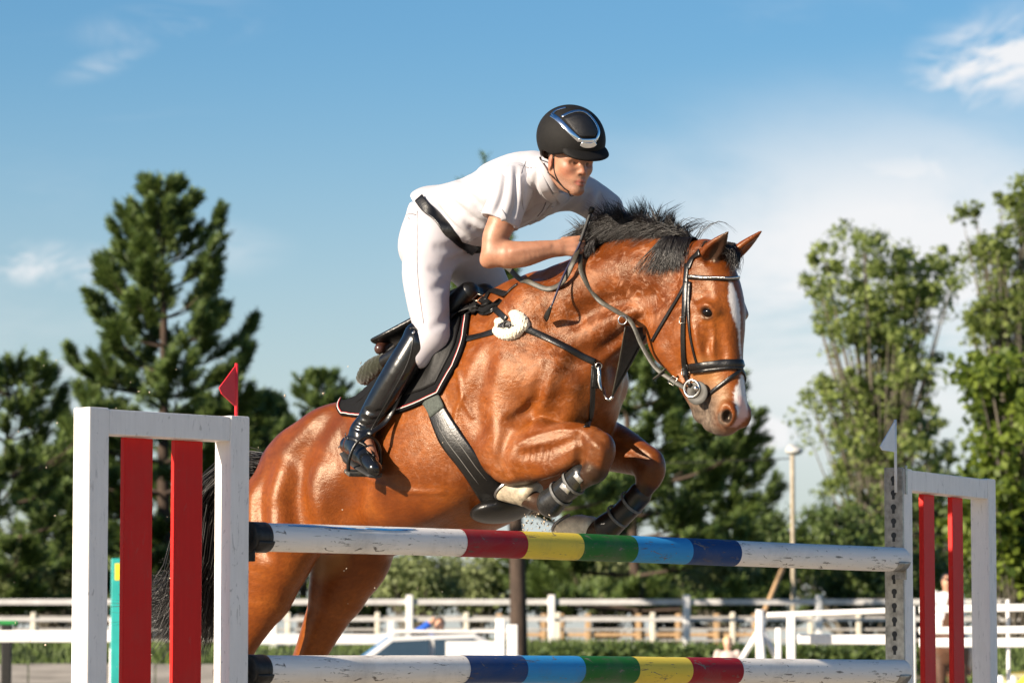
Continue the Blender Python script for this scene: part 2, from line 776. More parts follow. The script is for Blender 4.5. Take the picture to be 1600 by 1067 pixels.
def bvh(V, F):
    return BVHTree.FromPolygons(V.tolist(), F.tolist() if isinstance(F, np.ndarray) else F)


def sstep(a, b, x):
    t = np.clip((x - a) / (b - a), 0, 1)
    return t * t * (3 - 2 * t)


def poly_dist(p, pts, rad=None):
    """distance of points p to a polyline, less the radius along it"""
    out = np.full(len(p), 9.0)
    pts = np.asarray(pts, float)
    for i in range(len(pts) - 1):
        a, d = pts[i], pts[i + 1] - pts[i]
        t = np.clip((p - a) @ d / max(d @ d, 1e-9), 0, 1)
        v = np.linalg.norm(p - a - t[:, None] * d, axis=1)
        if rad is not None:
            v = v - (rad[i] + (rad[i + 1] - rad[i]) * t)
        out = np.minimum(out, v)
    return out


def set_attr(o, name, vals):
    a = o.data.attributes.new(name, 'FLOAT', 'POINT')
    a.data.foreach_set('value', np.asarray(vals, np.float32))


def pixel_of(P):
    """photo pixels of world points"""
    d = np.asarray(P) - CAM
    z = d[:, 1] * CP + d[:, 2] * SP
    return np.stack((800 + FPX * d[:, 0] / z, 533.5 - FPX * (-d[:, 1] * SP + d[:, 2] * CP) / z), 1)
# ================================================================== the horse
HF = Frame(0.70, 14.20, 44)        # the head is turned a little more to the camera


def Hd(px, py, r=0.0):
    return BF.to_local(HF.to_world(HF.px(px, py, r)))


def Bm(px, py, l, sgn):
    p = B(px, py, l)
    p[1] *= sgn
    return p


def Hm(px, py, r, sgn):
    p = HF.px(px, py, r)
    p[1] *= sgn
    return BF.to_local(HF.to_world(p))


def sz(px, py):
    p = B(px, py, 0)
    return np.array((p[0], 0, p[2]))


horse_root = empty('horse', BF.matrix(), 'bay jumping horse with black mane and white blaze, folded over the striped poles', 'horse')
hs = Sculpt()
UPN = np.array((-0.44, 0, 0.9))
# trunk: pairs of top and bottom points in the middle plane
tb = [((-1.57, 1.56), (-1.47, 1.34), .14), ((-1.50, 1.69), (-1.34, 1.27), .205), ((-1.385, 1.765), (-1.18, 1.27), .25),
      ((-1.20, 1.845), (-.97, 1.27), .262), ((-1.00, 1.965), (-.76, 1.275), .285), ((-.77, 2.085), (-.54, 1.31), .295),
      ((-.56, 2.18), (-.33, 1.42), .27), ((-.38, 2.25), (-.15, 1.55), .225), ((-.20, 2.16), (-.06, 1.63), .195), ((-.08, 1.96), (-.04, 1.70), .14)]
cen = [((a[0] + b[0]) / 2, 0, (a[1] + b[1]) / 2) for a, b, w in tb]
hh = [math.dist(a, b) / 2 for a, b, w in tb]
upv = [(a[0] - b[0], 0, a[1] - b[1]) for a, b, w in tb]
hs.loft(cen, hh, [w for *_, w in tb], upv, k=0.03, n=40)
# withers ridge
hs.chain([(-.75, 0, 1.98), (-.5, 0, 2.16), (-.3, 0, 2.22), (-.05, 0, 2.20)], [.05, .07, .07, .07], k=0.08)
# neck
nk = [((840, 445), (885, 560), .145), ((878, 422), (915, 562), .130), ((925, 398), (945, 548), .114), ((965, 380), (974, 527), .102),
      ((1010, 373), (1000, 512), .095), ((1050, 376), (1024, 500), .088), ((1085, 392), (1045, 492), .08)]
nc = [(B(*a) + B(*b)) / 2 for a, b, w in nk]
nl = [0, 0, .0, .01, .015, .02, .02]
for c_, l_ in zip(nc, nl):
    c_[1] = -l_
nu = [B(*a) - B(*b) for a, b, w in nk]
hs.loft(nc, [np.linalg.norm(u) / 2 for u in nu], [w for *_, w in nk], nu, k=0.10, n=32)
# crest ridge and the muscle bands of the neck
hs.chain([B(*a, l) + np.array((0, 0, -.035)) for (a, b, w), l in zip(nk[1:], nl[1:])], [.04] * 6, k=0.05)
for sgn in (1, -1):
    hs.chain([Bm(905, 535, .07, sgn), Bm(945, 512, .075, sgn), Bm(985, 490, .07, sgn), Bm(1020, 470, .06, sgn)], [.055, .05, .042, .03], k=0.05)
    hs.chain([Bm(880, 470, .09, sgn), Bm(930, 440, .065, sgn), Bm(990, 420, .05, sgn), Bm(1050, 410, .045, sgn)], [.07, .06, .05, .04], k=0.08)
    # windpipe side
    hs.chain([Bm(930, 560, .035, sgn), Bm(965, 532, .035, sgn), Bm(1005, 508, .035, sgn)], [.05, .045, .04], k=0.03)
    # shoulder blade, point of shoulder, triceps
    hs.ell(Bm(812, 520, .16, sgn), (.12, .07, .20), ((1, 0, -.35), (0, 1, 0), (.35, 0, 1)), k=0.06)
    hs.ell(Bm(852, 592, .155, sgn), (.14, .085, .13), None, k=0.06)
    hs.ell(Bm(775, 600, .20, sgn), (.19, .085, .17), ((1, 0, .3), (0, 1, 0), (-.3, 0, 1)), k=0.06)
    hs.ell(Bm(785, 680, .205, sgn), (.12, .085, .16), ((1, 0, .2), (0, 1, 0), (-.2, 0, 1)), k=0.06)
    # breast
    hs.ell(Bm(884, 615, .07, sgn), (.078, .088, .15), ((1, 0, .2), (0, 1, 0), (-.2, 0, 1)), k=0.05)
    hs.ell(Bm(880, 640, .085, sgn), (.10, .09, .10), None, k=0.05)
    # belly swell, hip, thigh
    hs.ell(Bm(655, 735, .20, sgn), (.36, .10, .20), ((1, 0, .35), (0, 1, 0), (-.35, 0, 1)), k=0.08)
    hs.ell((-1.27, -.13 * sgn, 1.68), (.21, .12, .14), ((1, 0, .4), (0, 1, 0), (-.4, 0, 1)), k=0.07)
    hs.ell((-1.39, -.155 * sgn, 1.48), (.19, .12, .26), ((1, 0, .25), (0, 1, 0), (-.25, 0, 1)), k=0.06)
    hs.ell((-1.50, -.13 * sgn, 1.46), (.11, .11, .21), ((1, 0, .1), (0, 1, 0), (-.1, 0, 1)), k=0.05)
    hs.ell((-1.19, -.17 * sgn, 1.42), (.15, .10, .19), ((1, 0, -.2), (0, 1, 0), (.2, 0, 1)), k=0.06)

# near foreleg, folded
kn = B(938, 707, .17)
el = B(806, 712, .21)
hs.loft([B(786, 690, .205), el, B(850, 703, .20), B(895, 695, .18), B(925, 694, .17)], [.10, .112, .098, .080, .062], [.09, .088, .078, .066, .055], (0, 0, 1), k=0.03)
hs.ell(B(798, 735, .215), (.075, .06, .045), None, k=0.03)          # elbow
hs.chain([B(822, 735, .215), B(862, 728, .215), B(900, 712, .195)], [.045, .04, .03], k=0.02)
hs.chain([B(845, 672, .20), B(890, 676, .19), B(925, 686, .17)], [.045, .04, .045], k=0.02)
hs.ell(kn, (.058, .055, .078), ((1, 0, -.25), (0, 1, 0), (.25, 0, 1)), k=0.02)  # knee
hs.ell(B(930, 735, .17), (.05, .05, .045), None, k=0.02)
cn = [B(924, 738, .17), B(903, 752, .17), B(872, 777, .165), B(858, 787, .16)]
hs.loft(cn, [.044, .040, .038, .050], [.040, .032, .032, .042], (0, 0, 1), k=0.015)
hs.ell(B(862, 788, .16), (.05, .042, .045), None, k=0.015)          # fetlock
hs.chain([B(856, 788, .16), B(836, 783, .16), B(825, 776, .16)], [.04, .036, .042], k=0.012)
# far foreleg
f_kn = B(1016, 732, -.17)
hs.loft([B(905, 690, -.19), B(945, 695, -.20), B(975, 705, -.19), B(1003, 718, -.17)], [.11, .10, .085, .066], [.09, .085, .07, .055], (0, 0, 1), k=0.03)
hs.ell(f_kn, (.062, .055, .08), ((1, 0, -.1), (0, 1, 0), (.1, 0, 1)), k=0.02)
hs.loft([B(1012, 752, -.17), B(1000, 772, -.17), B(968, 806, -.165), B(950, 822, -.16)], [.045, .038, .036, .046], [.04, .032, .031, .04], (0.5, 0, 1), k=0.015)
hs.ell(B(948, 825, -.16), (.05, .042, .045), None, k=0.015)
hs.chain([B(945, 826, -.16), B(930, 828, -.16), B(920, 826, -.16)], [.04, .036, .042], k=0.012)

# hind legs, stretched behind and below
def hind(pts, sgn):
    th, st, ga, gb, hk, cn_, fl, ps = pts
    hs.loft([th, st, ga], [.20, .175, .125], [.13, .125, .095], (1, 0, .25), k=0.05)
    hs.loft([st, ga, gb, hk], [.16, .118, .078, .062], [.115, .09, .062, .05], (1, 0, .5), k=0.04)
    hs.chain([hk, cn_, fl], [.052, .036, .048], k=0.02)
    hs.chain([fl, ps], [.045, .042], k=0.015)
    hs.chain([ga + (-.07, 0, 0), gb + (-.06, 0, .01), hk + (-.05, 0, .035)], [.03, .02, .026], k=0.02)


n_h = [B(430, 790, .17), B(425, 862, .19), B(411, 930, .19), B(377, 1000, .19), B(356, 1062, .18), B(348, 1140, .18), B(345, 1215, .18), B(357, 1262, .18)]
hind(n_h, 1)
hs.ell(B(452, 855, .20), (.11, .10, .15), ((1, 0, -.2), (0, 1, 0), (.2, 0, 1)), k=0.05)
f_h = [B(545, 810, -.16), B(545, 865, -.18), B(527, 925, -.18), B(492, 1005, -.18), B(470, 1068, -.17), B(462, 1145, -.17), B(460, 1215, -.17), B(470, 1260, -.17)]
hind(f_h, -1)
hs.ell(B(570, 862, -.18), (.11, .10, .16), ((1, 0, -.25), (0, 1, 0), (.25, 0, 1)), k=0.05)

# grooves that separate the muscles
for sgn in (1, -1):
    hs.chain([Bm(884, 480, .235, sgn), Bm(868, 540, .285, sgn)], [.02, .02], k=0.05, mode='s')
    hs.chain([Bm(930, 548, .155, sgn), Bm(965, 520, .138, sgn), Bm(1000, 492, .125, sgn)], [.012, .012, .01], k=0.05, mode='s')
    hs.chain([(-1.335, -.325 * sgn, 1.62), (-1.29, -.325 * sgn, 1.46), (-1.22, -.31 * sgn, 1.34)], [.02, .022, .02], k=0.09, mode='s')
    hs.chain([(-1.44, -.315 * sgn, 1.62), (-1.46, -.315 * sgn, 1.45), (-1.42, -.32 * sgn, 1.26)], [.01, .012, .012], k=0.07, mode='s')
    hs.chain([(-1.05, -.33 * sgn, 1.60), (-1.02, -.32 * sgn, 1.46)], [.03, .03], k=0.08, mode='s')
hs.chain([B(941, 575, -.0) + np.array((.07, 0, 0)), B(951, 640, 0) + np.array((.07, 0, 0))], [.02, .02], k=0.04, mode='s')

# head
hx = nrm(BF.to_local(BF.o + HF.fx))
hr = -nrm(BF.to_local(BF.o + HF.fy))
hz = np.array((0, 0, 1.0))
HA = np.stack((hx, hr, hz))
st = [((1098, 405), .088, .074), ((1104, 438), .126, .100), ((1107, 478), .148, .112), ((1110, 515), .146, .103), ((1116, 550), .124, .087),
      ((1124, 582), .104, .070), ((1130, 612), .094, .064), ((1133, 640), .090, .064), ((1131, 658), .066, .054)]
hs.loft([Hd(*a) for a, d, w in st], [d for a, d, w in st], [w for a, d, w in st], hx, k=0.045, n=34)
for sgn in (1, -1):
    hs.ell(Hm(1055, 503, .055, sgn), (.135, .042, .145), HA, k=0.035)        # cheek
    hs.ell(Hm(1052, 527, .052, sgn), (.12, .035, .11), HA, k=0.03)
    hs.chain([Hm(1046, 548, .045, sgn), Hm(1066, 585, .040, sgn), Hm(1088, 628, .032, sgn)], [.05, .036, .03], k=0.03)    # jaw bar
    hs.chain([Hm(1096, 464, .078, sgn), Hm(1106, 474, .084, sgn), Hm(1117, 487, .082, sgn)], [.020, .024, .016], k=0.03)   # brow
    hs.ell(Hm(1088, 452, .112, sgn), (.032, .016, .03), HA, k=0.05, mode='s')  # hollow above the eye
    hs.chain([Hm(1086, 505, .094, sgn), Hm(1093, 545, .082, sgn), Hm(1104, 578, .066, sgn)], [.014, .014, .01], k=0.03)     # facial crest
    hs.chain([Hm(1118, 505, .105, sgn), Hm(1124, 545, .094, sgn), Hm(1128, 590, .082, sgn)], [.012, .013, .012], k=0.04, mode='s')
    hs.ell(Hm(1137, 648, .044, sgn), (.036, .028, .042), HA, k=0.028)             # nostril wing
hs.ell(Hd(1122, 662, 0), (.062, .054, .034), HA, k=0.025)     # upper lip
hs.ell(Hd(1100, 642, 0), (.045, .046, .050), HA, k=0.018)    # lower lip and chin
# ears
def ear(base, tip, face, inner):
    base, tip = np.asarray(base), np.asarray(tip)
    ax = nrm(tip - base)
    f = nrm(face - ax * (face @ ax))
    s = np.cross(ax, f)
    L = np.linalg.norm(tip - base)
    pts = [base - ax * .03, base + ax * L * .3, base + ax * L * .6, tip]
    hs.loft(pts, [.024, .022, .016, .004], [.036, .040, .030, .004], f, k=0.012)
    hs.loft([p + f * .022 for p in (base + ax * L * .16, base + ax * L * .45, base + ax * L * .82)], [.016, .018, .01], [.020, .025, .010], f, k=0.008, mode='s')


ear(Hd(1101, 407, .055), Hd(1138, 362, .075), hx + hr * .5, 0)
ear(Hd(1143, 402, -.055), Hd(1190, 361, -.075), hx - hr * .2, 0)

# features traced on the surface
def both_head(p):
    q = HF.to_local(BF.to_world(p))
    q[1] *= -1
    return BF.to_local(HF.to_world(q))


EYE, EYEN = hs.hit(1104, 489)
hs.ell(EYE + EYEN * .004, (.021, .016, .015), HA, k=.012, mode='s')
EYE2 = both_head(EYE)
hs.ell(EYE2 - hr * .004, (.021, .016, .015), HA, k=.012, mode='s')
hs.furrow([(1095, 483), (1101, 477), (1109, 478), (1115, 486)], [.005, .008, .008, .004], -.007, k=.01)     # upper lid fold
hs.furrow([(1098, 497), (1105, 499), (1112, 496)], [.004, .005, .004], -.003, k=.008)
hs.furrow([(1090, 468), (1100, 463), (1111, 466)], [.010, .012, .010], .005, k=.02)
NOS, NOSN = hs.hit(1135, 651)
hs.furrow([(1126, 640), (1133, 632), (1143, 636), (1146, 650), (1140, 664)], [.007, .010, .011, .010, .007], -.008, k=.018)
nz_ax = np.stack((nrm(np.cross(NOSN, hz + hx * .3)), nrm(hz + hx * .3 - NOSN * ((hz + hx * .3) @ NOSN)), NOSN))
hs.ell(NOS + NOSN * .002, (.017, .026, .030), nz_ax, k=.008, mode='s')
N2_ = both_head(NOS)
hs.ell(N2_, (.02, .022, .028), HA, k=.008, mode='s')
hs.furrow([(1095, 612), (1102, 630), (1107, 650), (1108, 668), (1112, 678)], [.006, .007, .008, .008, .006], .006, k=.010)   # mouth
hs.furrow([(1112, 503), (1117, 520), (1113, 538), (1116, 556)], [.006, .006, .005, .004], -.003, k=.012)    # face vein
hs.furrow([(1106, 505), (1107, 525), (1104, 545)], [.010, .012, .008], .004, k=.02)
hs.furrow([(1122, 515), (1127, 540), (1129, 562)], [.010, .012, .010], .005, k=.03)
hs.furrow([(1086, 515), (1090, 540), (1097, 562)], [.007, .008, .006], -.004, k=.02)
hs.furrow([(834, 630), (826, 640), (812, 650), (792, 660)], [.014, .018, .016, .012], .014, k=.025)
hs.furrow([(792, 680), (786, 698), (783, 722), (790, 742)], [.014, .018, .018, .012], .008, k=.03)
hs.furrow([(815, 710), (842, 706), (870, 698), (898, 688)], [.010, .012, .012, .009], .004, k=.03)
hs.furrow([(812, 692), (840, 680), (875, 672), (905, 672)], [.006, .007, .006, .005], -.003, k=.015)
hs.furrow([(905, 680), (908, 700), (904, 722)], [.010, .012, .012], .005, k=.025)
hs.furrow([(925, 690), (940, 705), (938, 730)], [.010, .012, .010], -.005, k=.02)
hs.furrow([(506, 660), (478, 700), (466, 745), (466, 790), (478, 835)], [.03, .035, .04, .035, .03], .006, k=.07)
hs.furrow([(498, 735), (492, 770), (500, 812)], [.03, .03, .03], -.004, k=.06)
hs.furrow([(445, 745), (432, 790), (428, 840)], [.03, .03, .03], -.004, k=.07)
hs.furrow([(545, 690), (560, 740), (540, 800)], [.05, .05, .05], .004, k=.09)
hs.furrow([(905, 560), (880, 600), (868, 640)], [.03, .035, .03], .010, k=.05)
hs.furrow([(760, 560), (745, 620), (752, 680)], [.03, .035, .03], .006, k=.06)
hs.furrow([(935, 552), (965, 530), (998, 500)], [.014, .014, .012], .010, k=.025)
hs.furrow([(900, 500), (940, 478), (985, 470), (1020, 462)], [.02, .02, .018, .014], .006, k=.05)

for x in (818, 828, 838, 848, 858):
    hs.furrow([(x, 726 - (x - 818) * .12), (x + 3, 712 - (x - 818) * .15), (x + 4, 700 - (x - 818) * .15)], [.004, .006, .004], .0028, k=.006)
hs.furrow([(700, 560), (716, 585), (722, 620), (738, 650)], [.006, .007, .006, .005], -.003, k=.015)
hs.furrow([(722, 620), (712, 650), (716, 680)], [.005, .006, .004], -.0025, k=.015)
hs.furrow([(850, 575), (842, 600), (838, 625)], [.014, .018, .014], .007, k=.03)
hs.furrow([(560, 740), (620, 765), (690, 770)], [.006, .007, .006], -.003, k=.015)
hs.furrow([(960, 690), (985, 702), (1010, 715)], [.010, .012, .010], .005, k=.02)
HV, HFc = hs.mesh((-2.0, -.50, .15), (1.02, .50, 2.62), cell=0.006)
# ------------------------------------------------------------------ coat, hair, hooves, eye
H_BVH = bvh(HV, HFc)
CAML = Vector(BF.to_local(CAM))


def surf(px, py, tree=None, fall=True):
    """point and normal (horse frame) where the pixel's ray meets the horse"""
    d = ray(px, py)
    d = Vector((d @ BF.fx, d @ BF.fy, d[2])).normalized()
    tr = tree or H_BVH
    hit, n, i, _ = tr.ray_cast(CAML, d)
    if hit is None and fall:
        # nearest point of the surface to the ray
        t = 14.5
        for _ in range(6):
            q = CAML + d * t
            hit, n, i, _ = tr.find_nearest(q)
            t = (hit - CAML).dot(d)
    if hit is None:
        return None, None
    hit, n = np.array(hit), np.array(n)
    if n @ np.array(d) > 0.35:
        n = -n
    return hit, n


def near(p, tree=None):
    hit, n, i, _ = (tree or H_BVH).find_nearest(Vector(p))
    hit, n = np.array(hit), np.array(n)
    return hit, n


def coat_material():
    m, nt, b = mat('bay_coat')
    L = nt.links
    big = noise(nt, 3.2, 5, 0.6, dist=0.6)
    fine = noise(nt, 85, 4, 0.7, vec_scale=(0.4, 1, .8))
    base = ramp(nt, big, [(0.30, (.088, .018, .003)), (0.5, (.190, .046, .006)), (0.70, (.262, .074, .011))])
    base = mixc(nt, ramp(nt, fine, [(.35, (.50, .50, .50)), (.65, (0, 0, 0))]), base, (.085, .020, .004))
    # wet, sweat-darkened neck with pale dried edges
    wetn = noise(nt, 7.5, 6, 0.68, dist=1.4)
    wet = attr(nt, 'wet').outputs['Fac']
    dark = math_(nt, 'MULTIPLY', ramp(nt, wetn, [(0.46, (0, 0, 0)), (0.56, (1, 1, 1))]), wet)
    rim = math_(nt, 'MULTIPLY', ramp(nt, wetn, [(0.455, (0, 0, 0)), (0.48, (1, 1, 1)), (0.515, (0, 0, 0))]), wet)
    rim = math_(nt, 'MULTIPLY', rim, ramp(nt, noise(nt, 34, 4, 0.7), [(0.45, (0, 0, 0)), (0.62, (1, 1, 1))]))
    dry = math_(nt, 'MULTIPLY', ramp(nt, noise(nt, 5.5, 6, 0.66, dist=1.0), [(0.50, (0, 0, 0)), (0.60, (1, 1, 1))]), wet)
    base = mixc(nt, math_(nt, 'MULTIPLY', dry, 0.50), base, (.36, .155, .075))
    base = mixc(nt, math_(nt, 'MULTIPLY', dark, 0.70), base, (.080, .019, .004))
    base = mixc(nt, math_(nt, 'MULTIPLY', rim, 0.55), base, (.46, .28, .19))
    base = mixc(nt, attr(nt, 'pale').outputs['Fac'], base, (.32, .16, .06))
    base = mixc(nt, attr(nt, 'black').outputs['Fac'], base, (.022, .014, .010))
    base = mixc(nt, attr(nt, 'skin').outputs['Fac'], base, ramp(nt, noise(nt, 60, 4, 0.7), [(0.35, (.05, .036, .028)), (0.7, (.17, .125, .092))]))
    base = mixc(nt, attr(nt, 'white').outputs['Fac'], base, (.60, .57, .55))
    base = mixc(nt, attr(nt, 'pink').outputs['Fac'], base, (.55, .32, .30))
    L.new(base, b.inputs['Base Color'])
    r = math_(nt, 'SUBTRACT', math_(nt, 'ADD', 0.20, math_(nt, 'MULTIPLY', noise(nt, 60, 6, 0.75), 0.28)), math_(nt, 'MULTIPLY', dark, 0.08))
    r = math_(nt, 'ADD', r, math_(nt, 'MULTIPLY', attr(nt, 'skin').outputs['Fac'], 0.22))
    r = math_(nt, 'ADD', r, math_(nt, 'MULTIPLY', dry, 0.12))
    L.new(r, b.inputs['Roughness'])
    b.inputs['Specular IOR Level'].default_value = 0.34
    b.inputs['Specular Tint'].default_value = (1, .85, .66, 1)
    b.inputs['Sheen Weight'].default_value = 0.0
    b.inputs['Sheen Roughness'].default_value = 0.4
    b.inputs['Sheen Tint'].default_value = (1, .75, .5, 1)
    wrink = math_(nt, 'MULTIPLY', noise(nt, 34, 7, 0.74, dist=1.2), math_(nt, 'ADD', .04, math_(nt, 'MULTIPLY', wet, 1.2)))
    soft_ = math_(nt, 'MULTIPLY', noise(nt, 9, 3, 0.5, dist=.5), .8)
    hair_ = math_(nt, 'MULTIPLY', noise(nt, 95, 5, 0.7, vec_scale=(0.45, 1, .8)), 0.75)
    bump(nt, b, math_(nt, 'ADD', math_(nt, 'ADD', wrink, hair_), soft_), 0.45, 0.006)
    return m


horse_body = mesh_obj('body', HV, HFc, coat_material(), horse_root)
HPX = pixel_of(BF.to_world(HV))
nside = HV[:, 1] < 0.15            # seen flank of the head

# masks, by places on the body
def S3(px, py):
    return surf(px, py)[0]


wet = sstep(.30, .12, poly_dist(HV, [S3(850, 520), S3(920, 470), S3(1000, 430), S3(1040, 440)])) * .95
wet = np.maximum(wet, .35 * sstep(.55, .3, poly_dist(HV, [S3(720, 600), S3(860, 600)])))
headmask = poly_dist(HV, [Hd(1100, 400), Hd(1110, 500), Hd(1128, 660)])
blaze = poly_dist(HV, [S3(1142, 444), S3(1146, 466), S3(1151, 492), S3(1155, 515), S3(1158, 558)], [.008, .021, .018, .006, .003])
jag = .0022 * np.sin(HV[:, 2] * 310 + 3 * np.sin(HV[:, 0] * 90) + 2 * np.sin(HV[:, 2] * 71)) + .002 * np.sin(HV[:, 0] * 700 + HV[:, 2] * 420 + 4 * np.sin(HV[:, 2] * 133))
white = sstep(.005, -.004, blaze + jag * .6)
nosew = poly_dist(HV, [S3(1160, 590), S3(1158, 615), S3(1160, 640)], [.012, .028, .034])
white = np.maximum(white, sstep(.006, -.006, nosew + jag))
nosep = poly_dist(HV, [S3(1157, 622), S3(1162, 645), S3(1152, 660)], [.012, .030, .024])
pink = sstep(.008, -.014, nosep + jag * .5) * .8
skin = np.clip(sstep(.150, .06, poly_dist(HV, [Hd(1116, 640), Hd(1112, 668), Hd(1100, 655)])) + sstep(.04, .02, np.linalg.norm(HV - S3(1135, 652), axis=1)), 0, 1)
skin = np.maximum(skin, .85 * sstep(.036, .020, np.linalg.norm(HV - EYE2, axis=1)))
nost = np.minimum(np.linalg.norm(HV - (NOS - NOSN * .01), axis=1), np.linalg.norm(HV - (N2_ + hr * .01), axis=1))
black = sstep(.034, .020, nost)
for pts in ([S3(921, 753), S3(868, 790), S3(825, 776)], [S3(1005, 785), S3(960, 815), S3(925, 826)], n_h[4:], f_h[4:]):
    black = np.maximum(black, sstep(.11, .06, poly_dist(HV, pts)) * .92)
ear_n = poly_dist(HV, [S3(1118, 400), S3(1126, 388), S3(1136, 370)], [.020, .024, .016])
ear_f = poly_dist(HV, [Hm(1132, 372, .074, -1), Hm(1138, 362, .075, -1)], [.01, .01])
black = np.maximum(black, sstep(.016, -.002, ear_n) * .9)
black = np.maximum(black, sstep(.012, .0, ear_f) * .6)
black = np.maximum(black, .7 * sstep(.036, .022, np.linalg.norm(HV - EYE, axis=1)))
for kp in (kn, f_kn):
    black = np.maximum(black, .45 * sstep(.14, .04, np.linalg.norm(HV - kp, axis=1)))
pale = .8 * sstep(.10, .03, poly_dist(HV, [S3(500, 880), S3(520, 868)])) + .55 * sstep(.10, .05, poly_dist(HV, [S3(1098, 590), S3(1110, 620)]))
for nm, v in (('wet', wet), ('white', white), ('pink', pink), ('skin', skin * (1 - white) * (1 - sstep(.032, .018, nost))), ('black', np.clip(black, 0, 1)), ('pale', np.clip(pale, 0, 1))):
    set_attr(horse_body, nm, v)

# eye
m_eye, nt_, b_ = mat('eye_brown')
b_.inputs['Base Color'].default_value = (.003, .0015, .001, 1)
b_.inputs['Roughness'].default_value = 0.10
b_.inputs['Specular IOR Level'].default_value = .35
for c_ in (EYE - EYEN * .009, EYE2 + hr * .009):
    s_ = Sculpt().ell(c_, (.024, .018, .0175), HA, k=.001)
    v_, f_ = s_.mesh(c_ - .04, c_ + .04, cell=.0025, ratio=4)
    mesh_obj('eye', v_, f_, m_eye, horse_root)

# hooves
m_hoofw = simple('white_hoof_horn', (.62, .56, .46), .55, var=.35, scale=30, bmp=.4, bscale=90)
m_hoof = simple('pale_hoof_horn', (.33, .275, .195), .55, var=.5, scale=30, bmp=.4, bscale=90)
m_hoofd = simple('dark_hoof_horn', (.07, .055, .045), .5, var=.4, scale=30)
m_shoe = simple('worn_steel', (.42, .42, .43), .35, metal=1.0, var=.35, scale=40)


def hoof(c0, c1, t0, t1, m_, r0=.050, r1=.066):
    """coronet centre, sole centre, heel-to-toe directions of coronet and sole"""
    lat = np.array((0, 1.0, 0))
    ang = np.linspace(0, 2 * math.pi, 28, endpoint=False)
    rows = []

    def fr(u):
        t = nrm(nrm(t0) * (1 - u) + nrm(t1) * u)
        return t, nrm(lat - t * (lat @ t))
    tt, ss_ = fr(1)
    sole_n = np.cross(tt, ss_)
    if sole_n @ (c1 - c0) < 0:
        sole_n = -sole_n
    for u, r in ((-.15, r0 * .86), (.0, r0), (.12, r0 * 1.05), (.35, r0 * .75 + r1 * .25), (.65, r0 * .35 + r1 * .65), (.97, r1), (1.0, r1 * .97), (1.0, r1 * .74), (.90, r1 * .4)):
        t, s = fr(min(1, max(0, u)))
        c = c0 + (c1 - c0) * u
        rows.append([c + r * (np.cos(a) * (1.06 if np.cos(a) > 0 else .92) * t + np.sin(a) * .92 * s) for a in ang])
    V = np.array(rows).reshape(-1, 3)
    k = 28
    n = len(rows)
    F = [(i * k + j, i * k + (j + 1) % k, (i + 1) * k + (j + 1) % k, (i + 1) * k + j) for i in range(n - 1) for j in range(k)]
    F.append(tuple(range((n - 1) * k, n * k)))
    F.append(tuple(range(k))[::-1])
    o = mesh_obj('hoof', V, F, m_, horse_root)
    sh = [c1 + sole_n * .003 + r1 * .93 * (np.cos(a) * (1.06 if np.cos(a) > 0 else .92) * tt + np.sin(a) * .92 * ss_) for a in np.linspace(-2.5, 2.5, 36)]
    v_, f_ = ribbon_data(sh, np.tile(sole_n, (36, 1)), .018, .009)
    mesh_obj('horseshoe', v_, f_, m_shoe, o, smooth=False)
    return o


hoof(B(831, 771, .16), B(799, 764, .155), B(819, 792, .16) - B(839, 746, .16), B(779, 781, .155) - B(816, 746, .155), m_hoof, .054, .066)
hoof(B(922, 826, -.16), B(888, 818, -.16), B(912, 842, -.16) - B(926, 806, -.16), B(868, 834, -.16) - B(903, 803, -.16), m_hoofw, .054, .066)
hoof(n_h[7], n_h[7] + np.array((.045, 0, -.055)), np.array((1., 0, .6)), np.array((1., 0, .3)), m_hoofd)
hoof(f_h[7], f_h[7] + np.array((.045, 0, -.055)), np.array((1., 0, .6)), np.array((1., 0, .3)), m_hoofd)

# hair
m_hair, nt_, b_ = mat('black_hair')
nt_.links.new(ramp(nt_, noise(nt_, 25, 3, .6), [(.3, (.0025, .002, .002)), (.75, (.013, .009, .007))]), b_.inputs['Base Color'])
b_.inputs['Roughness'].default_value = .38
b_.inputs['Specular IOR Level'].default_value = .45


def strands(name, paths, rad, parent, m_=None, seg=9):
    """many tapered three-sided hairs as one mesh"""
    n = len(paths)
    P = np.stack([spline(p, seg) for p in paths])                     # n, seg, 3
    T = nrm(np.gradient(P, axis=1))
    up = nrm(rng.normal(size=(n, 1, 3)))
    A = nrm(np.cross(T, up))
    C = np.cross(T, A)
    taper = np.interp(np.linspace(0, 1, seg), [0, .1, .6, 1], [.8, 1, .85, .12])
    rr = (np.asarray(rad).reshape(-1, 1) * taper[None])[..., None]
    V = np.stack([P + rr * (math.cos(a) * A + math.sin(a) * C) for a in (0, 2.094, 4.189)], 2)    # n,seg,3,3
    idx = np.arange(n * seg * 3).reshape(n, seg, 3)
    F = []
    for k in range(3):
        a, b2 = idx[:, :-1, k], idx[:, :-1, (k + 1) % 3]
        c, d = idx[:, 1:, (k + 1) % 3], idx[:, 1:, k]
        F.append(np.stack((a, b2, c, d), -1).reshape(-1, 4))
    return mesh_obj(name, V.reshape(-1, 3), np.vstack(F), m_ or m_hair, parent)


def vec(dpx, dpy, l):
    """a direction in the horse frame for a shift in photo pixels plus metres to the horse's right"""
    s = dpx * .00313
    return np.array((s, -l, -dpy * .00238))


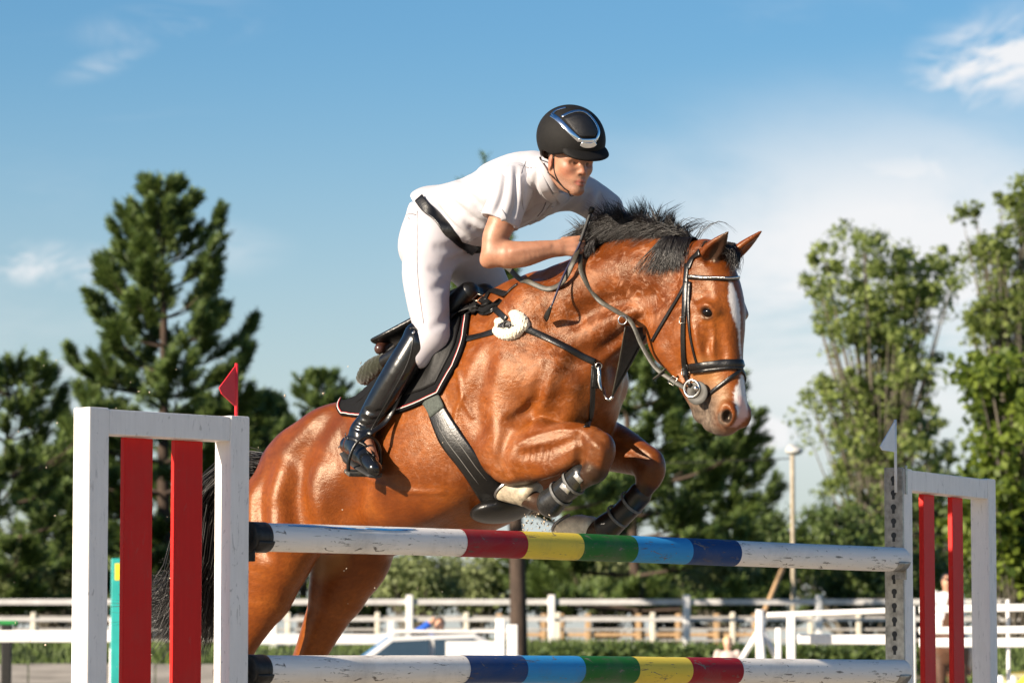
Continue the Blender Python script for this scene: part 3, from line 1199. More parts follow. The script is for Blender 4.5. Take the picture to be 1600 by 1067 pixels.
crest_px = [(910, 404), (922, 396), (939, 388), (965, 377), (990, 372), (1020, 373), (1050, 376), (1075, 381), (1092, 388)]
crest = np.array([near(B(x, y, .012))[0] for x, y in crest_px])
paths, rads = [], []
CR = spline(crest, 400)
guides = []
for i in range(85):                                                   # tufts that stand up and fan out
    u = (i + rng.random()) / 85 * .84
    top = np.interp(u, [0, .12, .35, .6, .8, 1], [30, 48, 66, 64, 40, 24]) * (.72 + .45 * rng.random())
    lean = np.interp(u, [0, .15, .45, .8, 1], [10, -6, -16, -6, 8]) + 13 * rng.normal()
    lr = rng.normal() * .03
    guides.append((u, vec(-4 + 3 * rng.normal(), -.36 * top, lr * .4 + .012), vec(lean * .4 - 6, -.74 * top, lr), vec(lean * 1.1 - 4, -top, lr * 1.7)))
for i in range(130):                                                    # tufts laid back along the crest
    u = .08 + .9 * rng.random()
    f = (.5 + .65 * rng.random()) * min(1, .25 + 1.5 * u)
    e = -14 + 34 * rng.random()
    guides.append((u, vec(-13 * f, -16, .03), vec(-40 * f, -26 * f - 6 + .3 * e * f, .045), vec(-78 * f, e * f - 8, .05 + .03 * rng.random())))
for g in guides:
    for i in range(30):
        u = min(.999, max(0, g[0] + rng.normal() * .009))
        root = CR[int(u * 399)] + np.array((0, rng.normal() * .010 + .004, -.014 + rng.normal() * .004))
        ln = .62 + .42 * rng.random()
        w = rng.normal(size=3) * .008
        paths.append([root, root + g[1] * ln + w * .5, root + g[2] * ln + w * .8, root + g[3] * ln + w * (.35 + .5 * rng.random())])
        rads.append(.0007 + .0009 * rng.random())
for i in range(420):                                                   # fallen over the near side behind the ear
    u = .80 + .2 * rng.random()
    c = spline(crest, 200)[int(u * 199)]
    root = c + np.array((rng.normal() * .01, -.01, -.008))
    w = rng.random()
    e = vec(-44 + 52 * w, 40 + 12 * rng.random(), .09)
    paths.append([root, root + vec(-6 + 8 * w, -7, .05), root + e * .55 + vec(0, -6, .035), near(root + e)[0] + vec(0, 0, .008) + rng.normal(size=3) * .004])
    rads.append(.0011 + .001 * rng.random())
for i in range(22):                                                    # wisps blown forward over the poll
    u = .72 + .28 * rng.random()
    c = spline(crest, 200)[int(u * 199)]
    w = rng.random()
    paths.append([c, c + vec(10, -16, 0), c + vec(24 * w + 8, -24 - 6 * w, -.02), c + vec(46 * w + 8, -16 + 10 * rng.random(), -.04)])
    rads.append(.0009)
for i in range(260):                                                   # lock hanging just ahead of the hand
    c = spline(crest, 200)[int(16 + rng.random() * 40)]
    w = rng.random()
    paths.append([c, c + vec(4, -12, .05), c + vec(8 * w, 2, .075), c + vec(16 * w - 4, 14 + 12 * rng.random(), .075 + .02 * rng.random())])
    rads.append(.0012)
strands('mane', paths, rads, horse_root)
paths, rads = [], []
fl0 = Hd(1118, 388)
for i in range(420):                                                   # forelock between the ears
    root = fl0 + hr * rng.normal() * .03 + hx * rng.normal() * .015
    w = rng.random()
    e = Hd(1134 + 14 * w + rng.normal() * 5, 398 + 34 * w, -.02 + rng.normal() * .035)
    q, n_ = near(e)
    paths.append([root, root + hx * .03 + hz * .02, (root + e) / 2 + hx * .05 + hz * .01, q + n_ * .012 + rng.normal(size=3) * .004])
    rads.append(.0012)
strands('forelock', paths, rads, horse_root)
# tail
paths, rads = [], []
dock = B(425, 732, 0)
for g in range(280):
    a, b2 = rng.normal(), rng.normal()
    w = rng.random()
    ln = .5 + .5 * rng.random()
    G = [vec(-44, 2 + 4 * a, 0) + np.array((0, .02 * b2, 0)), vec(-92 + 6 * a, 62 + 8 * rng.normal(), 0) + np.array((0, .04 * b2, 0)),
         vec(-108 + 9 * a - 8 * w, 160 + 22 * w, 0) + np.array((0, .05 * b2, 0)), vec(-124 - 58 * w * ln + 8 * a, 200 + 62 * ln - 22 * w, 0) + np.array((0, .06 * b2, 0)),
         vec(-138 - 112 * w * ln + 12 * a, 215 + 105 * ln - 72 * w + 10 * rng.normal(), 0) + np.array((0, .08 * b2, 0))]
    for k_ in range(18):
        root = dock + np.array((-.02 + .018 * rng.normal(), .03 * rng.normal(), .02 * rng.normal()))
        q = rng.normal(size=3) * .014
        f = .82 + .22 * rng.random()
        paths.append([root] + [root + p * (f if n_ > 2 else 1) + q * t for n_, (p, t) in enumerate(zip(G, (.4, .8, 1, .9, .5)))])
        rads.append(.0019 + .0018 * rng.random())
strands('tail', paths, rads, horse_root, seg=13)
# ================================================================== tack
m_lea = simple('black_leather', (.005, .0046, .0042), .34, var=.5, scale=35, bmp=.25, bscale=120)
m_leaw = simple('worn_leather', (.034, .030, .020), .5, var=.4, scale=45, bmp=.3, bscale=140)
m_rub = simple('grey_rubber', (.055, .052, .045), .6, var=.3, scale=40, bmp=.2)
m_steel = simple('bright_steel', (.62, .60, .56), .22, metal=1.0, var=.2, scale=30)
m_brass = simple('dull_buckle', (.50, .47, .40), .3, metal=1.0, var=.2, scale=30)
m_flee = simple('cream_fleece', (.72, .66, .52), .95, var=.18, scale=60, sheen=.5)
m_pad = simple('black_quilt', (.004, .004, .0045), .9, var=.3, scale=60, spec=.2, sheen=.0, bmp=.5, bscale=70)
m_pipw = simple('white_piping', (.75, .72, .68), .6, var=.1)
m_pipr = simple('red_piping', (.50, .03, .03), .6, var=.1)


def lay(pts, n, off=.002, tree=None):
    """pixels -> points and normals laid on the horse"""
    q = spline(np.asarray(pts, float), n)
    P, N = [], []
    for x, y in q:
        p, nn = surf(x, y, tree)
        P.append(p)
        N.append(nn)
    P, N = np.array(P), nrm(np.array(N))
    for _ in range(2):
        P[1:-1] = (P[:-2] + P[2:] + 2 * P[1:-1]) / 4
        N[1:-1] = nrm(N[:-2] + N[2:] + 2 * N[1:-1])
    return P + N * off, N


def mirror_head(P, off=.002):
    """the same strap on the far side of the head"""
    q = HF.to_local(BF.to_world(P))
    q[:, 1] *= -1
    q = BF.to_local(HF.to_world(q))
    h = [near(x) for x in q]
    N = np.array([b for a, b in h])
    for _ in range(3):
        N[1:-1] = nrm(N[:-2] + N[2:] + 2 * N[1:-1])
    return np.array([a for a, b in h]) + N * off, N


def mirror_body(P, off=.002):
    q = P.copy()
    q[:, 1] *= -1
    h = [near(x) for x in q]
    N = np.array([b for a, b in h])
    for _ in range(3):
        N[1:-1] = nrm(N[:-2] + N[2:] + 2 * N[1:-1])
    return np.array([a for a, b in h]) + N * off, N


def strap(name, pts, width, parent, m_=None, n=None, thick=.005, off=.002, mirror=None):
    n = n or max(8, 5 * len(pts))
    P, N = lay(pts, n, off)
    o = mesh_obj(name, *ribbon_data(P, N, width, thick), m_ or m_lea, parent)
    if mirror:
        P2, N2 = mirror(P, off)
        mesh_obj(name, *ribbon_data(P2, N2, width, thick), m_ or m_lea, parent)
    return o


def ring(name, c, nrm_, r, t, m_, parent, up=(0, 0, 1), sq=1.0, n=28):
    nn = nrm(nrm_)
    a = nrm(np.asarray(up) - nn * (np.asarray(up) @ nn))
    b = np.cross(nn, a)
    ang = np.linspace(0, 2 * math.pi, n + 1)
    P = np.array([c + r * (math.cos(x) * a + sq * math.sin(x) * b) for x in ang])
    V, F = tube_data(P, t, 6, False)
    return mesh_obj(name, V, F, m_, parent)


def buckle(c, t, nn, w, parent, m_=None):
    """small rectangular frame"""
    t = nrm(t)
    s = nrm(np.cross(t, nn))
    q = [c + t * w * .5 * a + s * w * .62 * b for a, b in ((-1, -1), (-1, 1), (1, 1), (1, -1), (-1, -1))]
    V, F = tube_data(np.array(q) + nn * .004, .0018, 5, False)
    return mesh_obj('buckle', V, F, m_ or m_brass, parent)


# ---- bridle
bri = empty('bridle', BF.matrix(), 'black leather bridle with silver browband and rubber bit guard on the bay horse', 'bridle')
strap('cheekpiece', [(1074, 412), (1072, 440), (1070, 480), (1068, 520), (1069, 560), (1072, 590)], .022, bri, mirror=mirror_head)
strap('noseband_hanger', [(1078, 440), (1076, 480), (1079, 520), (1085, 550), (1091, 572)], .013, bri, mirror=mirror_head)
strap('throat_strap', [(1073, 440), (1062, 462), (1045, 490), (1030, 515), (1020, 533)], .014, bri, mirror=mirror_head)
strap('headpiece', [(1075, 420), (1082, 405), (1094, 394)], .026, bri, mirror=mirror_head)
bb = strap('browband', [(1075, 433), (1090, 433), (1110, 435), (1130, 436), (1146, 436), (1157, 433)], .016, bri, thick=.007)
P_, N_ = lay([(1082, 432), (1100, 434), (1120, 435), (1140, 436), (1155, 434)], 40, .009)
for i in range(0, 40, 1):
    v_, f_ = tube_data(np.array([P_[i] - .004 * hz, P_[i] + .004 * hz]), .0038, 6)
    if i == 0:
        acc = []
    acc.append((v_, f_))
mesh_obj('browband_studs', *join_data(acc), m_steel, bb)['kind'] = 'stuff'
strap('noseband', [(1080, 574), (1095, 572), (1115, 570), (1135, 568), (1152, 568), (1165, 569)], .030, bri, thick=.010)
P_, N_ = lay([(1082, 581), (1100, 579), (1120, 577), (1140, 575), (1158, 575)], 30, .004)
mesh_obj('noseband', *ribbon_data(P_, N_, .012, .007), m_lea, bri)
q = HF.to_local(BF.to_world(np.array([surf(1080, 574)[0], surf(1092, 573)[0]])))
back = [BF.to_local(HF.to_world(np.array((q[0][0] - .02 * math.sin(a) - .015, q[0][1] * math.cos(a), q[0][2])))) for a in np.linspace(0, math.pi, 14)]
hb = [near(x) for x in back]
mesh_obj('noseband', *ribbon_data(np.array([a + b * .003 for a, b in hb]), np.array([b for a, b in hb]), .026, .006), m_lea, bri)
strap('flash_strap', [(1163, 573), (1152, 582), (1140, 591), (1127, 601), (1113, 612), (1104, 620)], .014, bri, mirror=mirror_head)
bit_c, bit_n = surf(1082, 607)
bit_n = nrm(bit_n + hr)
# rubber guard disc and ring
ax_ = nrm(hr + hx * .25)
u_ = nrm(np.cross(ax_, hz))
w_ = np.cross(u_, ax_)


def disc(name, c, r, th, m_, parent, hole=.0):
    ang = np.linspace(0, 2 * math.pi, 32, endpoint=False)
    rows = [(hole, 0), (r * .94, 0), (r, th * .3), (r, th * .7), (r * .94, th), (hole, th)]
    V = np.array([c + ax_ * h + rr * (math.cos(a) * u_ + math.sin(a) * w_) for rr, h in rows for a in ang])
    F = [(i * 32 + j, i * 32 + (j + 1) % 32, ((i + 1) % 6) * 32 + (j + 1) % 32, ((i + 1) % 6) * 32 + j) for i in range(6) for j in range(32)]
    return mesh_obj(name, V, F, m_, parent)


bg = Hd(1090, 614, .088)
disc('bit_guard', bg, .044, .006, m_rub, bri, .008)
rc = Hd(1081, 607, .100)
ring('bit_ring', rc, ax_, .031, .0055, m_steel, bri)
tube('bit_mouthpiece', [Hd(1088, 607, .105), Hd(1086, 606, .06)], .010, m_steel, bri, n=4)
P_, N_ = np.array([Hd(1072, 588, .092), Hd(1075, 596, .098), Hd(1079, 603, .104)]), np.tile(hr, (3, 1))
mesh_obj('cheekpiece', *ribbon_data(P_, N_, .018, .005), m_lea, bri)
for x, y in ((1071, 582), (1068, 500)):
    p_, n_ = surf(x, y)
    buckle(p_ + n_ * .004, hz, n_, .022, bri)
ff = HF.to_local(BF.to_world(np.array([bg, rc])))
ff[:, 1] *= -1
ff = BF.to_local(HF.to_world(ff))
ring('bit_ring', ff[1], hr, .031, .0055, m_steel, bri)

# ---- reins
rein = empty('reins', BF.matrix(), 'pair of brown leather reins running from the rider\'s hands to the bit', 'reins')
hand_p = B(907, 398, .115)


def rein_path(pts, n=40):
    return spline([p for p in pts], n)


p1, n1 = surf(912, 430)
p2, n2 = surf(935, 465)
p3, n3 = surf(962, 488)
path = rein_path([hand_p, p1 + n1 * .012, p2 + n2 * .010, p3 + n3 * .02, B(985, 502, .155), B(1003, 540, .15), B(1024, 574, .145), B(1050, 594, .14), rc + hr * .004 + hx * -.026], 60)
N_ = np.tile(nrm(-np.array((BF.to_local(BF.o + np.array((0, 1., 0)))))), (60, 1))
mesh_obj('rein', *ribbon_data(path, N_, .017, .004), m_leaw, rein)
buckle(path[52], path[53] - path[51], N_[0], .024, rein)
tube('rein_stop', [B(1040, 576, .15), B(1030, 586, .15), B(1021, 592, .15)], [.008, .009, .006], m_leaw, rein, n=8, flat=.5)
farp = path.copy()
farp[:, 1] *= -1
farp[-1] = ff[1]
farp[-8:] = spline([farp[-8], ff[1]], 8)
mesh_obj('rein', *ribbon_data(farp, -N_, .019, .004), m_leaw, rein)
# slack loop between hand and withers
lp = [hand_p + np.array((-.01, 0, .02)), B(895, 412, .16), B(880, 440, .17), B(858, 452, .17), B(835, 448, .175), B(812, 436, .17), B(795, 420, .15), B(775, 410, .12)]
lpp = []
for i, p in enumerate(spline(lp, 36)):
    h_, n_ = near(p)
    if (p - h_) @ n_ < .006:
        p = h_ + n_ * .006
    lpp.append(p)
mesh_obj('rein_loop', *ribbon_data(np.array(lpp), np.tile((.25, -1, .25), (36, 1)), .020, .004), m_leaw, rein)

# ---- breastplate
bp = empty('breastplate', BF.matrix(), 'black five-point breastplate with cream fleece pads across the horse\'s chest', 'breastplate')
strap('strap', [(733, 467), (745, 466), (757, 470), (775, 484), (792, 500)], .026, bp, mirror=mirror_body)
strap('strap', [(712, 533), (735, 529), (762, 522), (790, 512)], .028, bp, mirror=mirror_body)
strap('strap', [(806, 508), (830, 517), (860, 531), (890, 546), (912, 558), (930, 566)], .026, bp, mirror=mirror_body, thick=.007)
strap('strap', [(757, 470), (764, 458), (776, 446), (790, 436), (800, 431)], .026, bp, mirror=mirror_body)
strap('strap', [(928, 572), (926, 600), (925, 630), (922, 655), (916, 668)], .020, bp)
strap('strap', [(930, 570), (932, 585), (930, 606)], .034, bp, thick=.008)
cz, nz = surf(797, 510)
acc = []
for (x, y, r_) in ((778, 517, .019), (785, 521, .024), (793, 523, .025), (801, 522, .025), (809, 518, .021), (803, 491, .018), (811, 495, .022), (817, 502, .023), (820, 510, .019), (808, 503, .014), (780, 502, .015), (785, 505, .014)):
    p_, n_ = surf(x, y)
    acc.append((p_, n_, r_))
fs = Sculpt()
for p_, n_, r_ in acc:
    fs.ell(p_ + n_ * .003, (r_, r_, r_ * .8), None, k=.024)
fs.disp(cz - .2, cz + .2, lambda p: (.0030 * np.sin(p[:, 0] * 640 + 3 * np.sin(p[:, 2] * 410)) * np.sin(p[:, 2] * 590 + 3 * np.sin(p[:, 1] * 470))) + .0022 * np.sin(p[:, 0] * 420 + 2 * np.sin(p[:, 2] * 260)) * np.sin(p[:, 2] * 390 + 2 * np.sin(p[:, 1] * 310)))
v_, f_ = fs.mesh(cz - .16, cz + .16, cell=.003)
mesh_obj('fleece_pad', v_, f_, m_flee, bp)
v2 = v_.copy()
v2[:, 1] *= -1
mesh_obj('fleece_pad', v2, f_[:, ::-1], m_flee, bp)
strap('strap', [(784, 513), (795, 508), (808, 509)], .024, bp, off=.016)
ring('ring', cz + nz * .022, nz, .016, .004, m_lea, bp)
for x, y, tx in ((748, 467, (1, 0, -.3)), (725, 531, (1, 0, .1))):
    p_, n_ = surf(x, y)
    buckle(p_ + n_ * .003, np.array(tx, float), n_, .028, bp)
p_, n_ = surf(934, 571)
ring('ring', p_ + n_ * .012, n_, .012, .0025, m_steel, bp)
hook = [p_ + n_ * .012, p_ + n_ * .02 + hz * -.03, p_ + n_ * .02 + hz * -.06 + hx * .0, p_ + n_ * .02 + hz * -.09 + hx * .01]
tube('snap_hook', hook, [.005, .006, .008, .004], m_steel, bp, n=12)

# ---- bib martingale: leather wedge between the two rings
mg = empty('martingale', BF.matrix(), 'dark leather bib martingale hanging as a wedge between the reins below the neck', 'martingale')
pa, pb, pc = B(978, 509, .145), B(1016, 511, .02), B(957, 619, .085)
mid = [pa, pb, pc]
nn = nrm(np.cross(pb - pa, pc - pa))
if nn @ np.array(CAML - Vector(pa)) < 0:
    nn = -nn
tri = []
K = 10
for i in range(K + 1):
    for j in range(K + 1):
        u, v = i / K, j / K
        e0 = pa + (pc - pa) * v
        e1 = pb + (pc - pb) * v
        p_ = e0 + (e1 - e0) * u + nn * (.012 * math.sin(math.pi * u) * (1 - v))
        tri.append(p_)
tri = np.array(tri)
F_ = [(i * (K + 1) + j, i * (K + 1) + j + 1, (i + 1) * (K + 1) + j + 1, (i + 1) * (K + 1) + j) for i in range(K) for j in range(K)]
o_ = mesh_obj('leather_bib', tri, F_, simple('dusty_black_leather', (.018, .018, .017), .6, var=.5, scale=70), mg)
md = o_.modifiers.new('solid', 'SOLIDIFY')
md.thickness = .004
for a_, b2_ in ((pa, pc), (pb, pc)):
    tube('edge_strap', [a_, (a_ + b2_) / 2 + nn * .003, b2_], .0055, m_leaw, mg, n=10, flat=.6)
ring('ring', pa + np.array((.0, -.02, .02)), (.5, -1, 0), .016, .003, m_steel, mg)
ring('ring', pb + np.array((.0, .02, .02)), (.5, -1, 0), .016, .003, m_steel, mg)
tube('snap_hook', [pc, pc + np.array((-.01, -.004, -.012)), pc + np.array((-.03, -.006, .0)), B(940, 595, .01), B(936, 578, .02)], [.006, .006, .005, .008, .007], m_steel, mg, n=16)

# ---- saddle pad, saddle
def patch(left, right, nu, nv, off, m_, name, parent, thick, bulge=None, bottom=None, mirror=True, piping=None):
    """sheet laid over the horse: rows run from the left edge to the right edge"""
    Lc, Rc = spline(np.asarray(left, float), nv), spline(np.asarray(right, float), nv)
    G = np.zeros((nv, nu, 3))
    Nn = np.zeros((nv, nu, 3))
    for j in range(nv):
        for i in range(nu):
            u = i / (nu - 1)
            x, y = Lc[j] * (1 - u) + Rc[j] * u
            if bottom:
                y += bottom * math.sin(math.pi * u) * (j / (nv - 1)) ** 2
            G[j, i], Nn[j, i] = surf(x, y)
    G[..., 1] = np.minimum(G[..., 1], -.004)
    for _ in range(4):
        G[1:-1, 1:-1] = (G[:-2, 1:-1] + G[2:, 1:-1] + G[1:-1, :-2] + G[1:-1, 2:] + 2 * G[1:-1, 1:-1]) / 6
        Nn[1:-1, 1:-1] = nrm(Nn[:-2, 1:-1] + Nn[2:, 1:-1] + Nn[1:-1, :-2] + Nn[1:-1, 2:] + 2 * Nn[1:-1, 1:-1])
    T = G + Nn * (off + thick)
    if bulge is not None:
        for j in range(nv):
            for i in range(nu):
                T[j, i] += Nn[j, i] * bulge(i / (nu - 1), j / (nv - 1))
    Bt = G + Nn * max(off - .004, -.004)
    V = np.vstack((T.reshape(-1, 3), Bt.reshape(-1, 3)))
    n0 = nu * nv
    F = []
    for j in range(nv - 1):
        for i in range(nu - 1):
            a = j * nu + i
            F.append((a, a + 1, a + nu + 1, a + nu))
            F.append((n0 + a, n0 + a + nu, n0 + a + nu + 1, n0 + a + 1))
    rim_ = [(0, i) for i in range(nu)] + [(j, nu - 1) for j in range(1, nv)] + [(nv - 1, i) for i in range(nu - 2, -1, -1)] + [(j, 0) for j in range(nv - 2, 0, -1)]
    ids = [a * nu + b for a, b in rim_]
    for k in range(len(ids)):
        a, b = ids[k], ids[(k + 1) % len(ids)]
        F.append((b, a, n0 + a, n0 + b))
    o = mesh_obj(name, V, F, m_, parent)
    if mirror:
        V2 = V.copy()
        V2[:, 1] *= -1
        mesh_obj(name, V2, [f[::-1] for f in F], m_, parent)
    return T


pd = empty('saddle_pad', BF.matrix(), 'black quilted saddle pad with white and red piping under the saddle', 'saddle pad')
quilt = lambda u, v: .003 * abs(math.sin(u * 16)) * abs(math.sin(v * 16))
Tp = patch([(556, 606), (540, 618), (528, 636), (534, 650)], [(742, 440), (736, 490), (724, 552), (690, 616)], 40, 24, .004, m_pad, 'pad_side', pd, .012, quilt, bottom=16)
edge = np.concatenate((Tp[12:, 0], Tp[-1, 1:], Tp[-2:7:-1, -1]))
for (dx, m_, nm) in ((.0, m_pipw, 'white_piping'), (.005, m_pipr, 'red_piping')):
    c_ = Tp.mean((0, 1))
    for sg in (1, -1):
        e_ = edge + nrm(c_ - edge) * (.012 + dx) + np.array((0, -.004, 0))
        e_ = e_.copy()
        e_[:, 1] *= sg
        V_, F_ = tube_data(e_, .0017, 5)
        mesh_obj(nm, V_, F_, m_, pd)
# girth and belly guard
gi = empty('girth', BF.matrix(), 'wide black leather girth with stud guard under the horse\'s belly', 'girth')
P_, N_ = lay([(678, 628), (688, 652), (705, 684), (726, 712), (745, 738), (765, 765), (780, 790)], 40, .002)
wv = np.interp(np.linspace(0, 1, 40), [0, .12, .3, .7, 1], [.068, .080, .10, .10, .12])
mesh_obj('girth_strap', *ribbon_data(P_, N_, wv, .010), m_lea, gi)
P2, N2 = mirror_body(P_)
mesh_obj('girth_strap', *ribbon_data(P2, N2, wv, .010), m_lea, gi)
P3, N3 = lay([(673, 622), (680, 632), (686, 645)], 8, .010)
mesh_obj('elastic_end', *ribbon_data(P3, N3, .075, .006), simple('grey_webbing', (.05, .06, .05), .8, var=.4, scale=120), gi)
for dx in (-.018, .018):
    q_ = P_[8:30] + N_[8:30] * .0105 + nrm(np.cross(np.gradient(P_, axis=0), N_))[8:30] * dx
    V_, F_ = tube_data(q_, .0016, 4)
    mesh_obj('stitching', V_, F_, simple('grey_thread', (.16, .155, .14), .7), gi)
gs = Sculpt()
gc = B(783, 797, .06)
gs.ell(gc, (.108, .14, .045), ((1, 0, .25), (0, 1, 0), (-.25, 0, 1)), k=.01)
v_, f_ = gs.mesh(gc - .2, gc + .2, cell=.006)
mesh_obj('stud_guard', v_, f_, m_lea, gi)

sd = empty('saddle', BF.matrix(), 'black and dark brown jumping saddle under the rider with sheepskin under its cantle', 'saddle')
m_brn = simple('dark_brown_leather', (.045, .018, .012), .28, var=.4, scale=20, coat=.3)
ss = Sculpt()
seat_up = np.array((-.42, 0, .9))
ss.loft([B(728, 456, 0), B(706, 470, 0), B(676, 498, 0), B(640, 524, 0), B(617, 535, 0)], [.028, .030, .028, .028, .024], [.045, .070, .105, .145, .145], seat_up, k=.02)
cs = Sculpt()
cs.chain([B(594, 545, .115), B(606, 534, .06), B(617, 527, 0), B(622, 525, -.06), B(630, 530, -.115)], [.024, .028, .028, .028, .024], k=.025)
v_, f_ = cs.mesh((-1.3, -.28, 1.8), (-.85, .28, 2.3), cell=.006)
mesh_obj('cantle', v_, f_, m_brn, sd)
for sg in (1, -1):
    ss.loft([Bm(733, 458, .045, sg), Bm(700, 492, .075, sg), Bm(655, 540, .09, sg), Bm(612, 566, .085, sg)], [.045, .055, .055, .04], [.05, .06, .07, .07], seat_up, k=.03)
v_, f_ = ss.mesh((-1.25, -.28, 1.8), (-.4, .28, 2.45), cell=.006)
mesh_obj('seat', v_, f_, m_lea, sd)
roll = lambda u, v: .010 + .028 * math.exp(-((u - .80) / .10) ** 2) * math.sin(math.pi * min(1, v * 1.1)) - .010 * v
Tf = patch([(634, 540), (612, 580), (602, 605), (606, 622)], [(733, 446), (726, 492), (714, 545), (684, 602)], 34, 22, .016, simple('matt_black_flap', (.0042, .004, .0038), .55, var=.4, scale=30, spec=.25, bmp=.2, bscale=110), 'flap', sd, .006, roll, bottom=6)
fs = Sculpt()
for l_ in (.06, .11, -.06, -.11):
    p_ = B(594, 572, l_)
    fs.ell(B(590 - abs(l_) * 60 + 4, 577, l_), (.10, .055, .045), ((1, 0, .5), (0, 1, 0), (-.5, 0, 1)), k=.02)
fs.disp((-2, -1, 1), (0, 1, 3), lambda p: .004 * np.sin(p[:, 0] * 330 + 2 * np.sin(p[:, 2] * 200)) * np.sin(p[:, 2] * 300 + 2 * np.sin(p[:, 1] * 280)))
v_, f_ = fs.mesh((-1.45, -.25, 1.75), (-.85, .25, 2.15), cell=.005)
mesh_obj('sheepskin_panel', v_, f_, simple('dark_green_sheepskin', (.017, .019, .008), .95, var=.35, scale=70, sheen=.3), sd)

# ---- leg boots on the forelegs
def leg_boot(pts, rad, label, mm, up, nside_):
    o = empty('tendon_boot', BF.matrix(), label, 'horse boot', 'tendon boots on the horse\'s forelegs')
    bs = Sculpt()
    bs.loft(pts, [r * 1.0 for r in rad[0]], rad[1], up, k=.012)
    P_ = np.array(pts)
    v_, f_ = bs.mesh(P_.min(0) - .1, P_.max(0) + .1, cell=.004)
    mesh_obj('shell', v_, f_, mm, o)
    ax = nrm(P_[-1] - P_[0])
    for t in (.25, .66):
        c = P_[0] + (P_[-1] - P_[0]) * t
        r1 = np.interp(t, np.linspace(0, 1, len(rad[0])), rad[0]) + .004
        r2 = np.interp(t, np.linspace(0, 1, len(rad[1])), rad[1]) + .004
        u = nrm(np.asarray(up, float) - ax * (np.asarray(up, float) @ ax))
        w = np.cross(ax, u)
        ang = np.linspace(0, 2 * math.pi, 33)
        q = np.array([c + r1 * math.cos(a) * u + r2 * math.sin(a) * w for a in ang])
        v_, f_ = ribbon_data(q, nrm(q - c), .012, .003)
        mesh_obj('strap', v_, f_, simple('grey_elastic', (.10, .10, .097), .55, var=.4, scale=80), o)
    return o


m_bootl = simple('dusty_black_shell', (.016, .016, .0155), .26, var=.5, scale=25, bmp=.2, bscale=60)
lb = leg_boot([B(908, 742, .172), B(895, 755, .17), B(875, 772, .167), B(860, 786, .163)], ([.046, .050, .048, .056], [.043, .044, .044, .052]),
              'scuffed dark tendon boot with pale metal plates on the nearer foreleg', m_bootl, (.3, 0, 1), 1)
# raised plates and slots on the near boot
lbv = np.array([v.co for v in lb.children[0].data.vertices])
LBT = bvh(lbv, [tuple(p.vertices) for p in lb.children[0].data.polygons])
for (a_, b2_, w2) in (((899, 741), (909, 752), .020), ((878, 757), (890, 768), .022)):
    p_, n_ = surf(*a_, LBT)
    p2_, n2_ = surf(*b2_, LBT)
    mesh_obj('plate', *ribbon_data(np.array([p_, (p_ + p2_) / 2, p2_]) + np.array([n_, n_, n2_]) * .003, np.array([n_, n_, n2_]), w2, .005), simple('pale_metal_plate', (.45, .44, .42), .35, metal=.6, var=.3, scale=60), lb)
leg_boot([B(1000, 772, -.17), B(985, 790, -.168), B(967, 808, -.166), B(948, 824, -.163)], ([.046, .046, .046, .054], [.042, .042, .042, .050]),
         'plain black tendon boot with grey straps on the farther foreleg', m_lea, (.6, 0, 1), -1)
# ================================================================== the rider
RF = Frame(0.20, 14.30, 57)        # the rider's head


def Rh(px, py, r=0.0):
    return BF.to_local(RF.to_world(RF.px(px, py, r)))


rider = empty('person', BF.matrix(), 'rider in black helmet, white polo shirt and breeches crouched over the jumping horse', 'person')
rx = nrm(BF.to_local(BF.o + RF.fx))
rr_ = -nrm(BF.to_local(BF.o + RF.fy))
rz = np.array((0, 0, 1.0))
# head leans forward: face axis and crown axis
fwd = nrm(rx - rz * .22)
crn = nrm(rz + rx * .22)
RA = np.stack((fwd, rr_, crn))
bs = Sculpt()
NT = Rh(913.5, 270)                     # tip of the nose


def Hp(f, s, c):
    """point of the head: forward, to its right, towards the crown, from the nose tip"""
    return NT + fwd * f + rr_ * s + crn * c


bs.ell(Hp(-.108, 0, .060), (.094, .076, .100), RA, k=.01)                 # skull
bs.ell(Hp(-.078, 0, .0), (.056, .060, .086), RA, k=.03)                   # face
bs.ell(Hp(-.042, 0, -.034), (.024, .029, .030), RA, k=.025)               # mouth
bs.ell(Hp(-.033, 0, -.069), (.019, .021, .015), RA, k=.02)                # chin
for s_ in (1, -1):
    bs.ell(Hp(-.060, .042 * s_, .010), (.028, .021, .020), RA, k=.022)    # cheekbone
    bs.chain([Hp(-.108, .053 * s_, -.020), Hp(-.082, .041 * s_, -.056), Hp(-.042, .012 * s_, -.071)], [.019, .017, .015], k=.022)
    bs.chain([Hp(-.048, .050 * s_, .046), Hp(-.031, .024 * s_, .050), Hp(-.029, .004 * s_, .046)], [.010, .012, .010], k=.014)   # brow
    bs.ell(Hp(-.026, .031 * s_, .032), (.014, .018, .011), RA, k=.012, mode='s')
    bs.ell(Hp(-.046, .031 * s_, .031), .0125, RA, k=.003)                 # closed ball behind the lids
    bs.ell(Hp(-.0430, .031 * s_, .0375), (.0125, .016, .0075), RA, k=.004)
    bs.ell(Hp(-.0440, .031 * s_, .0245), (.0125, .015, .0060), RA, k=.005)
    bs.ell(Hp(-.021, .0125 * s_, -.003), (.011, .0075, .008), RA, k=.006)  # nostril wing
bs.chain([Hp(-.034, 0, .044), Hp(-.021, 0, .018), Hp(-.011, 0, .001)], [.0075, .0095, .0115], k=.009)
for s_ in (1, -1):
    bs.ell(Hp(-.013, .0075 * s_, -.0105), (.007, .0042, .004), RA, k=.003, mode='s')
UL = [Hp(-.030, .023, -.0375), Hp(-.0150, .009, -.0325), Hp(-.0135, 0, -.0335), Hp(-.0150, -.009, -.0325), Hp(-.030, -.023, -.0375)]
